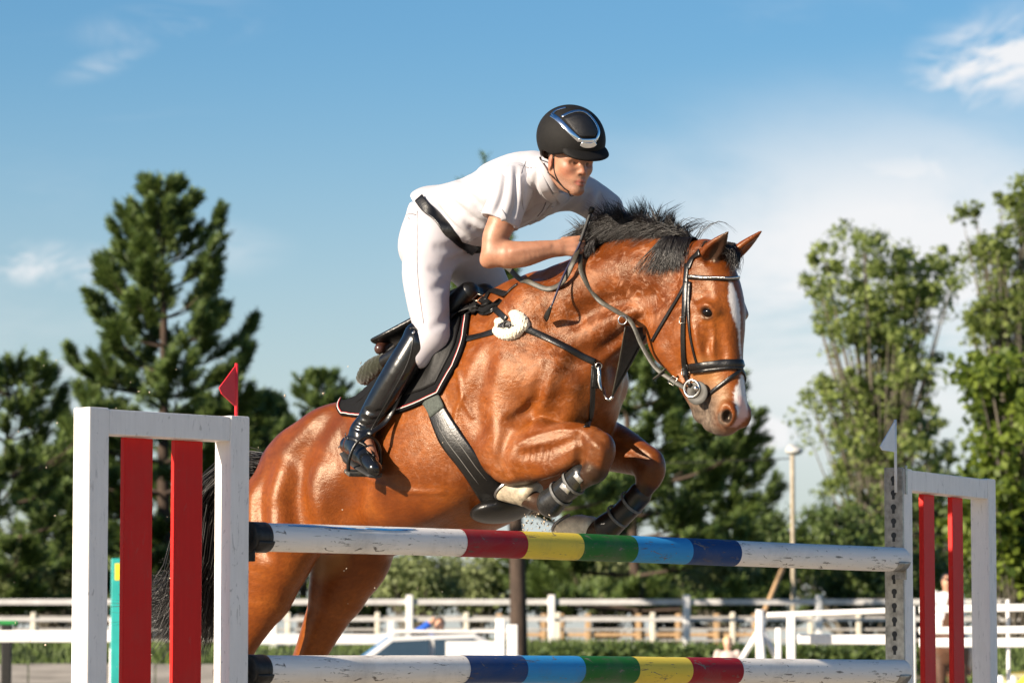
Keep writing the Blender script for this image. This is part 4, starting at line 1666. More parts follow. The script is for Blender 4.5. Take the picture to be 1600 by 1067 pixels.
LL = [Hp(-.030, .020, -.0405), Hp(-.0170, .008, -.0455), Hp(-.0158, 0, -.046), Hp(-.0170, -.008, -.0455), Hp(-.030, -.020, -.0405)]
bs.chain(UL, [.003, .0052, .0048, .0052, .003], k=.004)
bs.chain(LL, [.003, .0062, .0066, .0062, .003], k=.004)
ML = [Hp(-.027, .023, -.0385), Hp(-.0105, .009, -.0388), Hp(-.0090, 0, -.039), Hp(-.0105, -.009, -.0388), Hp(-.027, -.023, -.0385)]
bs.chain(ML, [.0012, .0022, .0024, .0022, .0012], k=.002, mode='s')
# neck into the collar
bs.chain([Hp(-.128, 0, -.005), B(856, 283, 0), B(838, 298, 0)], [.062, .062, .07], k=.03)
# trunk, hips and legs inside the clothes
bs.loft([B(688, 355, 0), B(735, 330, 0), B(790, 307, 0), B(835, 289, 0)], [.10, .095, .105, .10], [.14, .13, .155, .15], (-.35, 0, .9), k=.03)
SHR, SHL = B(800, 292, .18), B(903, 303, -.185)
ELR, WRR = B(772, 397, .285), B(872, 388, .145)
ELL, WRL = B(975, 352, -.30), B(945, 368, -.13)
bs.chain([B(820, 290, .08), SHR, B(787, 340, .25), B(774, 372, .28), ELR], [.06, .060, .055, .050, .044], k=.03, n=20)
bs.chain([ELR, B(795, 398, .26), B(820, 397, .225), B(850, 391, .18), WRR], [.044, .053, .049, .037, .030], k=.02, n=18)
bs.ell(B(762, 407, .29), (.03, .03, .03), None, k=.02)
bs.chain([B(860, 295, -.08), SHL, B(945, 325, -.27), ELL], [.06, .058, .052, .042], k=.03, n=16)
bs.chain([ELL, B(962, 360, -.22), WRL], [.044, .044, .030], k=.02, n=12)
for sg in (1, -1):
    bs.chain([Bm(672, 380, .10, sg), Bm(668, 430, .16, sg), Bm(672, 480, .21, sg), Bm(677, 520, .25, sg)], [.08, .075, .066, .055], k=.03)
    bs.chain([Bm(677, 520, .25, sg), Bm(622, 588, .31, sg), Bm(567, 675, .335, sg)], [.05, .05, .036], k=.02)
    bs.chain([Bm(567, 680, .335, sg), Bm(580, 718, .40, sg)], [.035, .03], k=.02)


def hand(wr, kn_dir, curl_dir, side, k0):
    """fist: palm from the wrist, four bent fingers, thumb on top. side runs from index to little finger"""
    palm = wr + kn_dir * .055
    ax = np.stack((kn_dir, side, np.cross(kn_dir, side)))
    bs.ell(palm, (.050, .040, .022), ax, k=.018)
    bs.ell(wr + kn_dir * .01, (.030, .026, .022), ax, k=.02)
    for i in range(4):
        s = (-.030 + .0195 * i)
        L = (.032, .036, .034, .027)[i]
        a = wr + kn_dir * (.096 - .004 * abs(i - 1)) + side * s
        b = a + kn_dir * .014 + curl_dir * L
        c = b - kn_dir * .022 + curl_dir * .010
        d = c - kn_dir * .020 - curl_dir * .012
        bs.chain([a - kn_dir * .03, a, b, c, d], [.010, .0105, .0098, .009, .008], k=.006, n=13)
    t0 = wr + kn_dir * .025 - side * .034 + curl_dir * .012
    bs.chain([t0, t0 + kn_dir * .035 - side * .006 + curl_dir * .012, t0 + kn_dir * .062 + side * .004 + curl_dir * .022], [.015, .012, .009], k=.008, n=9)


kd = nrm(B(912, 383, .085) - WRR)
curl = nrm(np.array((.1, 1.0, -.15)) - kd * (np.array((.1, 1.0, -.15)) @ kd))     # inwards, to the horse's left
sd_ = nrm(np.array((-.1, 0, -1.0)) - kd * (np.array((-.1, 0, -1.0)) @ kd))
sd_ = nrm(sd_ - curl * (sd_ @ curl))
hand(WRR, kd, curl, sd_, 0)
kd2 = nrm(B(925, 374, -.08) - WRL)
kd2 = nrm(np.array((.9, .25, .05)))
cu2 = nrm(np.array((.25, -1.0, -.15)) - kd2 * (np.array((.25, -1.0, -.15)) @ kd2))
s2 = nrm(np.array((-.1, 0, -1.0)) - kd2 * (np.array((-.1, 0, -1.0)) @ kd2))
s2 = nrm(s2 - cu2 * (s2 @ cu2))
hand(WRL, kd2, cu2, s2, 0)
EARP = Hp(-.116, .080, .020)
for s_ in (1, -1):
    e_ = Hp(-.116, .080 * s_, .020)
    ea = np.stack((nrm(fwd + rr_ * .45 * s_), nrm(rr_ - fwd * .45 * s_), nrm(crn - fwd * .2)))
    bs.ell(e_, (.018, .0085, .031), ea, k=.006)
    bs.ell(e_ + rr_ * .010 * s_, (.010, .008, .018), ea, k=.005, mode='s')
# forearm sinews and elbow
bs.furrow([(802, 392), (830, 388), (858, 384)], [.008, .008, .006], -.003, k=.015)
bs.furrow([(884, 375), (900, 371)], [.004, .004], -.0025, k=.006)
bs.furrow([(886, 382), (903, 382)], [.004, .004], -.0025, k=.006)
bs.furrow([(886, 391), (903, 393)], [.004, .004], -.0025, k=.006)
for pts in ([(901, 377), (915, 375)], [(901, 386), (916, 386)], [(900, 395), (914, 397)]):
    bs.furrow(pts, [.003, .004], .0045, k=.004)
RV, RFc = bs.mesh((-1.45, -.55, 1.25), (.55, .55, 2.86), cell=.0045)

m_skin, nt_, b_ = mat('skin')
sc = ramp(nt_, noise(nt_, 22, 5, .65), [(.3, (.30, .135, .078)), (.7, (.41, .205, .125))])
sc = mixc(nt_, attr(nt_, 'flush').outputs['Fac'], sc, (.38, .105, .065))
sc = mixc(nt_, math_(nt_, 'MULTIPLY', attr(nt_, 'stubble').outputs['Fac'], ramp(nt_, noise(nt_, 420, 2, .6), [(.4, (.2, .2, .2)), (.6, (.75, .75, .75))])), sc, (.13, .075, .05))
sc = mixc(nt_, attr(nt_, 'dark').outputs['Fac'], sc, (.05, .028, .02))
sc = mixc(nt_, attr(nt_, 'lip').outputs['Fac'], sc, (.30, .08, .06))
nt_.links.new(sc, b_.inputs['Base Color'])
b_.inputs['Roughness'].default_value = .46
b_.inputs['Subsurface Weight'].default_value = .12
b_.inputs['Subsurface Radius'].default_value = (.012, .005, .003)
bump(nt_, b_, noise(nt_, 260, 4, .7), .25, .002)
rb = mesh_obj('body', RV, RFc, m_skin, rider)
dn = lambda P: np.linalg.norm(RV - P, axis=1)
hit = lambda x, y: bs.hit(x, y)[0]
lip = np.maximum(sstep(.0068, .0035, poly_dist(RV, UL)), sstep(.0085, .0045, poly_dist(RV, LL))) * .9
stub = sstep(.050, .028, poly_dist(RV, [Hp(-.09, .05, -.05), Hp(-.04, .02, -.068), Hp(-.03, 0, -.066), Hp(-.04, -.02, -.068), Hp(-.09, -.05, -.05)])) * .85
stub = np.maximum(stub, .6 * sstep(.012, .006, poly_dist(RV, [Hp(-.03, .02, -.027), Hp(-.022, 0, -.024), Hp(-.03, -.02, -.027)])))
flush = .35 * sstep(.04, .01, dn(Hp(-.045, .045, .0))) + .6 * sstep(.03, .01, dn(EARP)) + .3 * sstep(.02, .008, dn(Hp(-.005, 0, 0)))
dark = np.zeros(len(RV))
for s_ in (1, -1):
    dark = np.maximum(dark, .85 * sstep(.0075, .003, poly_dist(RV, [Hp(-.043, .050 * s_, .048), Hp(-.021, .026 * s_, .053), Hp(-.020, .010 * s_, .049)])))      # eyebrow
    dark = np.maximum(dark, .92 * sstep(.0072, .0045, np.linalg.norm(RV - Hp(-.0345, .030 * s_, .031), axis=1)))       # eye
    dark = np.maximum(dark, .8 * sstep(.0032, .0014, poly_dist(RV, [Hp(-.040, .043 * s_, .0315), Hp(-.0325, .031 * s_, .0335), Hp(-.036, .019 * s_, .0305)])))   # lashes
    dark = np.maximum(dark, .8 * sstep(.0060, .0035, dn(Hp(-.013, .0075 * s_, -.0085))))
dark = np.maximum(dark, .75 * sstep(.0050, .0026, poly_dist(RV, ML)))
for nm, v in (('lip', lip), ('stubble', np.clip(stub, 0, 1)), ('flush', np.clip(flush, 0, 1)), ('dark', np.clip(dark, 0, 1))):
    set_attr(rb, nm, v)
# hair at the temple and nape
hp, hrd = [], []
for i in range(260):
    a = rng.random()
    p_, n_ = bs.hit(846 + 22 * a, 232 + 8 * rng.random())
    hp.append([p_, p_ + n_ * .004 - crn * .006, p_ + n_ * .004 - crn * .016])
    hrd.append(.0012)
strands('hair', hp, hrd, rider, simple('dark_brown_hair', (.03, .018, .012), .5), seg=4)['kind'] = 'stuff'

# ---- shirt
m_shirt, nt_, b_ = mat('white_cotton')
nt_.links.new(ramp(nt_, noise(nt_, 9, 4, .6), [(.3, (.39, .38, .405)), (.7, (.43, .42, .44))]), b_.inputs['Base Color'])
b_.inputs['Roughness'].default_value = .85
b_.inputs['Sheen Weight'].default_value = .15
bump(nt_, b_, math_(nt_, 'ADD', noise(nt_, 14, 5, .6, vec_scale=(1, 1, 2.2), dist=.8), math_(nt_, 'MULTIPLY', noise(nt_, 500, 2, .5), .12)), .10, .010)
sh = Sculpt()
sh.loft([B(680, 332, 0), B(704, 334, 0), B(738, 326, 0), B(790, 308, 0), B(832, 289, 0), B(855, 281, 0)], [.106, .118, .122, .128, .118, .075], [.155, .162, .160, .182, .178, .115], (-.35, 0, .9), k=.03)
sh.ell(B(745, 352, .02), (.12, .15, .085), ((1, 0, .3), (0, 1, 0), (-.3, 0, 1)), k=.05)       # loose front
sh.chain([B(818, 288, .09), B(802, 290, .165)], [.088, .080], k=.05, n=6)
sh.chain([B(858, 292, -.09), B(900, 300, -.175), B(925, 313, -.225), B(945, 328, -.262)], [.085, .078, .074, .074], k=.05, n=16)
sh.chain([B(838, 286, .0), B(850, 279, .0), Rh(861, 271, .0)], [.11, .088, .074], k=.04)
sh.chain([B(776, 282, .06), B(800, 268, .10), B(830, 260, .08)], [.07, .06, .05], k=.05)      # shoulder blade
# folds
for pts, r_, d_ in (
        ([(820, 262), (818, 285), (824, 310), (820, 340)], .013, .009), ([(842, 262), (834, 285), (836, 310), (832, 330)], .012, .009),
        ([(845, 318), (826, 335), (800, 352)], .012, .008), ([(862, 322), (850, 338), (832, 348)], .010, .007),
        ([(690, 300), (720, 330), (745, 352)], .016, .007), ([(700, 290), (735, 310), (752, 330)], .018, .008), ([(672, 312), (690, 340), (715, 365)], .012, .006),
        ([(730, 350), (748, 362), (770, 366)], .014, .008), ([(905, 305), (890, 322), (872, 333)], .012, .008), ([(922, 300), (915, 318), (900, 330)], .012, .007),
        ([(938, 305), (935, 322), (925, 338)], .010, .007), ([(880, 308), (866, 325), (850, 342)], .010, .007), ([(715, 278), (742, 288), (758, 302)], .018, .007), ([(680, 318), (700, 345), (728, 372)], .010, .006),
        ([(740, 268), (760, 276), (778, 290)], .014, .006)):
    sh.furrow(pts, np.array([r_ * .9, r_ * 1.4, r_ * 1.4, r_ * .9][:len(pts)]), d_ * 1.5, k=.016)
for pts, r_, d_ in (([(710, 300), (738, 325), (760, 345)], .014, -.006), ([(838, 330), (818, 345), (800, 360)], .010, -.005), ([(930, 300), (925, 318), (912, 332)], .010, -.006),
                    ([(828, 262), (826, 290), (830, 318)], .010, -.006), ([(735, 345), (755, 356), (778, 360)], .010, -.005), ([(872, 312), (858, 330), (842, 345)], .008, -.005)):
    sh.furrow(pts, np.array([r_ * .9, r_ * 1.3, r_ * .9]), d_ * 1.3, k=.016)
# the near sleeve, open below
sl_ = Sculpt()
CF = B(778, 346, .262)
sl_.loft([B(822, 284, .07), B(808, 286, .15), B(798, 305, .205), B(788, 328, .238), B(775, 360, .272)], [.080, .080, .078, .079, .082], [.080, .079, .074, .074, .077], (1, 0, .2), k=.02)
for pts, r_, d_ in (([(790, 255), (790, 285), (782, 315), (772, 335)], .014, .010), ([(806, 262), (806, 290), (806, 318), (800, 345)], .013, .011), ([(775, 268), (772, 295), (762, 325)], .013, .007), ([(818, 280), (818, 305), (812, 335)], .011, .008),
                    ):
    sl_.furrow(pts, [r_ * .8, r_, r_, r_ * .8][:len(pts)], d_ * .95, k=.014)
for pts, r_, d_ in (([(798, 262), (798, 290), (794, 318), (786, 342)], .012, -.007), ([(813, 275), (812, 305), (806, 340)], .010, -.006), ([(780, 275), (776, 305), (764, 335)], .012, -.005)):
    sl_.furrow(pts, [r_ * .6, r_, r_, r_ * .6][:len(pts)], d_, k=.018)
sr = nrm(B(774, 372, .28) - B(787, 340, .25))
cut_n = nrm(sr + np.array((-.10, 0, -.05)))
sl_.custom(CF - .3, CF + .3, lambda p: (-((p - CF) @ cut_n)).astype(np.float32), k=.003, mode='s')
sl_.chain([B(787, 340, .25), CF, B(774, 372, .28)], [.045, .055, .060], k=.004, mode='s')
slV, slF = sl_.mesh((-.75, -.45, 2.25), (.05, 0.02, 2.85), cell=.0042)
bp0, bp1 = B(654, 307, .1), B(742, 391, .1)
bd = bp1 - bp0
bnv = nrm(np.array((-bd[2], 0, bd[0])))
sh.custom((-2, -1, 1), (1, 1, 3), lambda p: ((p - bp0) @ bnv + .014).astype(np.float32), k=.006, mode='s')
SV, SFc = sh.mesh((-1.05, -.42, 1.95), (.35, .42, 2.86), cell=.005)
shirt = mesh_obj('polo_shirt', SV, SFc, m_shirt, rider)
mesh_obj('sleeve', slV, slF, m_shirt, shirt)
S_BVH = bvh(np.vstack((SV, slV)), np.vstack((SFc, slF + len(SV))))
# collar
for pts, w_, of in (([(843, 258), (845, 272), (850, 288), (857, 303), (866, 312)], [.016, .030, .040, .046, .030], .004), ([(846, 256), (852, 268), (860, 283), (869, 297)], [.020, .022, .022, .020], .008)):
    P_, N_ = lay(pts, 22, of, S_BVH)
    mesh_obj('collar', *ribbon_data(P_, N_, np.interp(np.linspace(0, 1, 22), np.linspace(0, 1, len(w_)), w_), .006), m_shirt, shirt)
P_, N_ = lay([(886, 303), (880, 310), (872, 314)], 10, .004, S_BVH)
mesh_obj('collar', *ribbon_data(P_, N_, .022, .005), m_shirt, shirt)
for nm_, pts in (('armhole_seam', [(822, 252), (814, 272), (814, 300), (818, 328)]), ('shoulder_seam', [(842, 262), (826, 262), (810, 258)]), ('placket_shadow', [(853, 316), (848, 328), (840, 338)]), ('side_seam', [(812, 345), (780, 358), (745, 372), (728, 380)])):
    P_, N_ = lay(pts, 20, .0004, S_BVH)
    V_, F_ = tube_data(P_, .0026 if nm_ == 'placket_shadow' else .0013, 4)  # the placket line is a dark tube painting the shadow in its opening
    mesh_obj(nm_, V_, F_, simple('seam_thread_and_shadow', (.20, .19, .20), .8), shirt)
for x, y in ((862, 322), (850, 334), (836, 344)):
    p_, n_ = surf(x, y, S_BVH)
    V_, F_ = tube_data(np.array([p_ + n_ * .004, p_ + n_ * .008]), .006, 10)
    mesh_obj('button', V_, F_, simple('shirt_button', (.45, .44, .45), .4), shirt)
# placket, tie stock, buttons and sleeve tab
P_, N_ = lay([(872, 303), (866, 316), (856, 328), (842, 340), (826, 350)], 18, .002, S_BVH)
mesh_obj('placket', *ribbon_data(P_, N_, .030, .003), m_shirt, shirt)
P_, N_ = lay([(868, 300), (876, 306), (880, 314)], 8, .004, S_BVH)
mesh_obj('stock_tie', *ribbon_data(P_, N_, [.03, .034, .038, .042, .044, .044, .042, .038], .006), m_shirt, shirt)
P_, N_ = lay([(781, 330), (785, 336), (788, 344)], 6, .002, S_BVH)
mesh_obj('sleeve_tab', *ribbon_data(P_, N_, .022, .004), m_shirt, shirt)
P_, N_ = lay([(751, 331), (764, 338), (780, 346), (795, 352), (805, 355)], 20, .001, S_BVH)
mesh_obj('cuff_hem', *ribbon_data(P_, N_, .012, .003), m_shirt, shirt)

# ---- breeches
m_bre, nt_, b_ = mat('white_breeches')
nt_.links.new(ramp(nt_, noise(nt_, 7, 4, .6), [(.3, (.385, .365, .39)), (.7, (.425, .405, .43))]), b_.inputs['Base Color'])
b_.inputs['Roughness'].default_value = .75
b_.inputs['Sheen Weight'].default_value = .2
bump(nt_, b_, math_(nt_, 'ADD', noise(nt_, 10, 4, .6, dist=.6), math_(nt_, 'MULTIPLY', noise(nt_, 600, 2, .5), .1)), .06, .01)
br = Sculpt()
br.loft([B(688, 338, 0), B(692, 356, 0), B(700, 380, 0)], [.108, .122, .12], [.160, .172, .165], (-.75, 0, .6), k=.03)
for sg in (1, -1):
    br.ell(Bm(665, 384, .085, sg), (.112, .105, .118), None, k=.05)                     # seat
    br.chain([Bm(684, 372, .095, sg), Bm(668, 418, .155, sg), Bm(668, 462, .205, sg), Bm(673, 500, .242, sg), Bm(677, 527, .262, sg)], [.118, .100, .085, .074, .062], k=.04, n=18)
    br.chain([Bm(677, 524, .262, sg), Bm(655, 555, .285, sg)], [.06, .052], k=.02)
for pts, r_, d_ in (([(738, 394), (720, 404), (700, 410)], .010, .009), ([(728, 382), (705, 388), (684, 386)], .010, .006), ([(706, 418), (692, 424), (676, 420)], .010, .005),
                    ([(702, 436), (692, 446), (680, 450)], .009, .004), ([(702, 490), (692, 503), (678, 510)], .008, .004)):
    br.furrow(pts, np.array([r_ * 1.0, r_ * 1.8, r_ * 1.0][:max(2, len(pts))]), d_, k=.024)
br.custom((-2, -1, 1), (1, 1, 3), lambda p: (.010 - (p - bp0) @ bnv).astype(np.float32), k=.006, mode='s')
PV, PFc = br.mesh((-1.15, -.45, 1.75), (-.25, .45, 2.60), cell=.006)
bre = mesh_obj('breeches', PV, PFc, m_bre, rider)
P_BVH = bvh(PV, PFc)
P_, N_ = lay([(652, 330), (652, 370), (652, 420), (657, 470), (662, 505)], 30, .0005, P_BVH)
V_, F_ = tube_data(P_, .0016, 4)
mesh_obj('seam', V_, F_, simple('seam_thread_and_shadow', (.20, .19, .20), .8), bre)
P_, N_ = lay([(632, 338), (640, 334), (650, 336)], 10, .0005, P_BVH)
V_, F_ = tube_data(P_, .002, 4)
mesh_obj('pocket_seam', V_, F_, simple('seam_thread_and_shadow', (.20, .19, .20), .8), bre)
# belt
both_v = np.vstack((SV, PV))
both_f = np.vstack((SFc, PFc + len(SV)))
SP_BVH = bvh(both_v, both_f)
P_, N_ = lay([(657, 312), (668, 326), (684, 345), (702, 362), (722, 378), (740, 391)], 40, .004, SP_BVH)
for _ in range(14):
    P_[1:-1] = (P_[:-2] + P_[2:]) / 2
    N_[1:-1] = nrm(N_[:-2] + N_[2:])
P_ = P_ + N_ * .006
belt = mesh_obj('belt', *ribbon_data(P_, N_, .040, .006), m_lea, rider)
q_ = P_.copy()
q_[:, 1] *= -1
hb = [near(x, SP_BVH) for x in q_]
mesh_obj('belt_back', *ribbon_data(np.array([a + b * .003 for a, b in hb]), np.array([b for a, b in hb]), .036, .005), m_lea, belt)
# ---- riding boots
m_boot = simple('polished_black_boot', (.005, .005, .005), .22, var=.4, scale=14, bmp=.18, bscale=26, coat=.25)
m_sole = simple('black_rubber_sole', (.025, .024, .023), .6, var=.3)


def boot(sg):
    o = Sculpt()
    T, M1, M2, A = Bm(652, 535, .288, sg), Bm(622, 585, .318, sg), Bm(588, 640, .335, sg), Bm(568, 675, .342, sg)
    o.loft([T, M1, M2, A], [.064, .065, .055, .048], [.060, .060, .052, .044], (1, 0, .5), k=.012)
    o.cap(Bm(648, 517, .285, sg), Bm(662, 545, .285, sg), .030, .034, k=.03)
    heel, toe = Bm(545, 700, .325, sg), Bm(585, 732, .435, sg)
    o.chain([A, Bm(560, 690, .345, sg)], [.048, .048], k=.02)
    o.chain([heel + (0, 0, .012), (heel + toe) / 2 + (0, 0, .018), toe], [.036, .042, .030], k=.025)
    o.cap((heel + toe) / 2 + (0, 0, .02), A, .038, .042, k=.03)
    for (x, y), w in (((556, 668), 0), ((564, 690), 0)):
        if sg > 0:
            o.furrow([(x - 4, y), (x + 8, y + 4), (x + 22, y + 2)], [.005, .007, .004], .005, k=.008)
    if sg > 0:
        for yy, xx in ((640, 584), (652, 578), (660, 572)):
            o.furrow([(xx - 14, yy), (xx, yy + 5), (xx + 12, yy + 2)], [.006, .009, .006], .005, k=.012)
    P = np.array((T, A, heel, toe))
    v_, f_ = o.mesh(P.min(0) - .12, P.max(0) + .12, cell=.0045)
    b_o = mesh_obj('riding_boot', v_, f_, m_boot, rider)
    ax = nrm(toe - heel)
    up_ = np.array((0, 0, 1.0))
    up_ = nrm(up_ - ax * (up_ @ ax))
    so = Sculpt()
    so.loft([heel - up_ * .028 - ax * .012, (heel + toe) / 2 - up_ * .030, toe - up_ * .026 + ax * .012], [.010, .010, .009], [.032, .042, .032], up_, k=.004)
    so.cap(heel - up_ * .04, heel - up_ * .04 + ax * .03, .022, .022, k=.01)
    v_, f_ = so.mesh(P.min(0) - .12, P.max(0) + .12, cell=.005)
    mesh_obj('sole', v_, f_, m_sole, b_o)
    return b_o, o, A, heel, toe, ax, up_


for sg in (1, -1):
    b_o, so_, A_, heel_, toe_, fax, fup = boot(sg)
    if sg > 0:
        bv = np.array([v.co for v in b_o.data.vertices])
        BT = bvh(bv, [tuple(p.vertices) for p in b_o.data.polygons])
        P_, N_ = lay([(648, 512), (640, 560), (618, 605), (592, 650), (578, 675)], 30, .001, BT)
        V_, F_ = tube_data(P_, .003, 5)
        mesh_obj('zip_seam', V_, F_, m_lea, b_o)
        P_, N_ = lay([(640, 514), (648, 512), (655, 520), (662, 535)], 12, .001, BT)
        V_, F_ = tube_data(P_, .003, 5)
        mesh_obj('top_binding', V_, F_, m_lea, b_o)
        p_, n_ = surf(646, 520, BT)
        V_, F_ = tube_data(np.array([p_, p_ + n_ * .004]), .007, 10)
        mesh_obj('snap_button', V_, F_, m_steel, b_o)
        # spur strap
        P_, N_ = lay([(536, 682), (548, 684), (562, 690), (576, 700), (588, 708)], 16, .002, BT)
        mesh_obj('spur_strap', *ribbon_data(P_, N_, .014, .004), m_lea, b_o)
        p_, n_ = surf(541, 683, BT)
        buckle(p_ + n_ * .004, fup, n_, .018, b_o, m_steel)
        tube('spur', [Bm(560, 690, .39, sg), Bm(545, 690, .345, sg), Bm(534, 696, .325, sg), Bm(529, 699, .315, sg)], [.004, .005, .005, .004], m_steel, b_o, n=14)
    # stirrup iron and leather belong to the saddle
    mid_ = (heel_ + toe_) / 2 + fax * .035 - fup * .045
    side_ = nrm(np.cross(fax, fup))
    arch = [mid_ + side_ * .062, mid_ + side_ * .066 + fup * .05, mid_ + side_ * .045 + fup * .115, mid_ + fup * .145, mid_ - side_ * .045 + fup * .115, mid_ - side_ * .066 + fup * .05, mid_ - side_ * .062]
    stir = tube('stirrup_iron', arch, [.008, .007, .006, .007, .006, .007, .008], m_lea, sd, n=28)
    bm_ = bmesh.new()
    add_box(bm_, (-.07, -.028, -.008), (.07, .028, .008))
    Mx = Matrix((side_, fax, fup)).transposed().to_4x4()
    Mx.translation = Vector(mid_ - fup * .004)
    bmesh.ops.transform(bm_, matrix=Mx, verts=bm_.verts)
    bm_obj('tread', bm_, m_rub, stir, bevel=.004)
    lt = [mid_ + fup * .15, Bm(606, 655, .335, sg), Bm(628, 610, .315, sg), Bm(650, 570, .30, sg), Bm(668, 530, .28, sg)]
    ltp = spline(lt, 24)
    mesh_obj('stirrup_leather', *ribbon_data(ltp, np.tile((.3, -1.0 * sg, .2), (24, 1)), .020, .005), m_lea, sd)

# ---- helmet
hel = empty('helmet', None)
hel.parent = rider
hel.location = (0, 0, 0)
m_hel, nt_, b_ = mat('black_suede_shell')
nt_.links.new(ramp(nt_, noise(nt_, 60, 3, .6), [(.3, (.0045, .004, .0036)), (.7, (.0075, .0066, .0058))]), b_.inputs['Base Color'])
b_.inputs['Roughness'].default_value = .75
b_.inputs['Specular IOR Level'].default_value = .25
hC = Hp(-.112, 0, .112)
hu = nrm(rz + rx * .20 + rr_ * .10)
hf = nrm(rx - hu * (rx @ hu))
hl = np.cross(hu, hf)
HAx = np.stack((hf, hl, hu))
he = Sculpt()
he.ell(hC, (.138, .122, .124), HAx, k=.01)
he.ell(hC - hf * .02 + hu * .018, (.122, .118, .110), HAx, k=.02)


def below(p):
    q = (p - hC) @ HAx.T
    base = -.052 - .030 * sstep(.02, -.10, q[:, 0]) + .014 * sstep(.02, .12, q[:, 0]) + .022 * np.exp(-((q[:, 0] + .028) / .032) ** 2) * (np.abs(q[:, 1]) > .05)
    return (q[:, 2] - base).astype(np.float32)


he.custom(hC - .25, hC + .25, below, k=.006, mode='s')
he.ell(hC - hu * .02, (.118, .103, .108), HAx, k=.004, mode='s')
vz = Sculpt()
vz.ell(hC + hf * .098 - hu * .040, (.064, .096, .017), np.stack((nrm(hf - hu * .42), hl, nrm(hu + hf * .42))), k=.005)
vz.ell(hC + hf * .085 - hu * .028, (.052, .090, .020), np.stack((nrm(hf - hu * .5), hl, nrm(hu + hf * .5))), k=.02)
vz.ell(hC - hu * .06, (.112, .090, .12), HAx, k=.004, mode='s')
v_, f_ = he.mesh(hC - .2, hC + .2, cell=.004)
mesh_obj('shell', v_, f_, m_hel, hel)
HLT = bvh(v_, f_)
v_, f_ = vz.mesh(hC - .24, hC + .24, cell=.004)
mesh_obj('visor', v_, f_, m_hel, hel)
m_chr = simple('chrome_trim', (.75, .77, .80), .12, metal=1.0, var=.08, scale=20)
def hstrip(name, pts, w, m_, off=.001, th=.003, n=30):
    P_, N_ = lay(pts, n, off, HLT)
    return mesh_obj(name, *ribbon_data(P_, N_, w, th), m_, hel)


hstrip('chrome_trim', [(862, 180), (872, 187), (885, 200), (897, 212), (906, 220)], .018, m_chr)
hstrip('chrome_trim', [(878, 183), (890, 177), (906, 174), (920, 180), (932, 196), (935, 208), (931, 219)], .012, m_chr)
hstrip('chrome_trim', [(904, 219), (912, 220), (922, 220), (931, 219)], .014, m_chr)
hstrip('chrome_trim', [(908, 224), (914, 227), (924, 227), (930, 223)], .022, m_chr)
hstrip('chrome_trim', [(862, 180), (870, 173), (884, 169)], .011, m_chr)
# dark grille panel
Lc = spline([(882, 186), (890, 196), (900, 208), (908, 214)], 12)
Rc = spline([(918, 182), (928, 194), (932, 206), (928, 214)], 12)
G, N0 = [], []
for j in range(12):
    for i in range(12):
        x, y = Lc[j] * (1 - i / 11) + Rc[j] * i / 11
        y -= 5 * math.sin(math.pi * i / 11) * (1 - j / 11)
        p_, n_ = surf(x, y, HLT)
        G.append(p_ + n_ * .0015)
F_ = [(j * 12 + i, j * 12 + i + 1, (j + 1) * 12 + i + 1, (j + 1) * 12 + i) for j in range(11) for i in range(11)]
go = mesh_obj('front_panel', np.array(G), F_, simple('black_mesh', (.006, .006, .007), .45, var=.4, scale=300, bmp=.6, bscale=420), hel)
md = go.modifiers.new('solid', 'SOLIDIFY')
md.thickness = .002
# harness
hv_ = lambda x, y: (lambda r: r[0] + r[1] * .003)(bs.hit(x, y))
tube('harness_strap', [hv_(866, 244), hv_(866, 262), hv_(870, 278), hv_(880, 292), hv_(888, 298)], .0032, m_lea, hel, n=20, flat=.5)
tube('harness_strap', [Rh(844, 246, .090), hv_(850, 262), hv_(860, 272), hv_(868, 280), hv_(884, 296)], .0042, m_lea, hel, n=20, flat=.5)
tube('harness_strap', [hv_(888, 298), Hp(-.062, 0, -.095), Hp(-.09, -.062, -.045), Hp(-.10, -.078, 0.0), Hp(-.10, -.084, .04)], .0034, m_lea, hel, n=20, flat=.5)

# ---- whip
wh = empty('riding_whip', BF.matrix(), 'thin black riding whip with leather flap held in the rider\'s fist', 'whip')
wa, wb, wc = B(923, 332, .085), B(905, 383, .112), B(862, 478, .24)
wtip, wn_ = surf(853, 500)
wtip = wtip + wn_ * .03
tube('shaft', [wa, wb, (wb + wc) / 2 + np.array((0, -.01, 0)), wc], [.0065, .0050, .0045, .0035], simple('dark_blue_shaft', (.02, .02, .045), .4, var=.3), wh, n=24)
tube('handle', [wa, wa + (wb - wa) * .5, wa + (wb - wa) * .9], [.0068, .0075, .0072], simple('black_grip', (.015, .015, .015), .6, bmp=.4, bscale=200), wh, n=10)
tube('knob', [wa + (wa - wb) * .16, wa + (wa - wb) * .12, wa], [.009, .011, .0095], m_lea, wh, n=8)
fl = spline([wc, (wc + wtip) / 2, wtip], 8)
mesh_obj('leather_flap', *ribbon_data(fl, np.tile((.3, -1, .2), (8, 1)), [.010, .014, .018, .022, .024, .026, .026, .022], .004), m_lea, wh)
# ================================================================== the jump
JF = Frame(-0.905, 13.175, -44.5)   # along the poles, origin at the inner face of the near standard


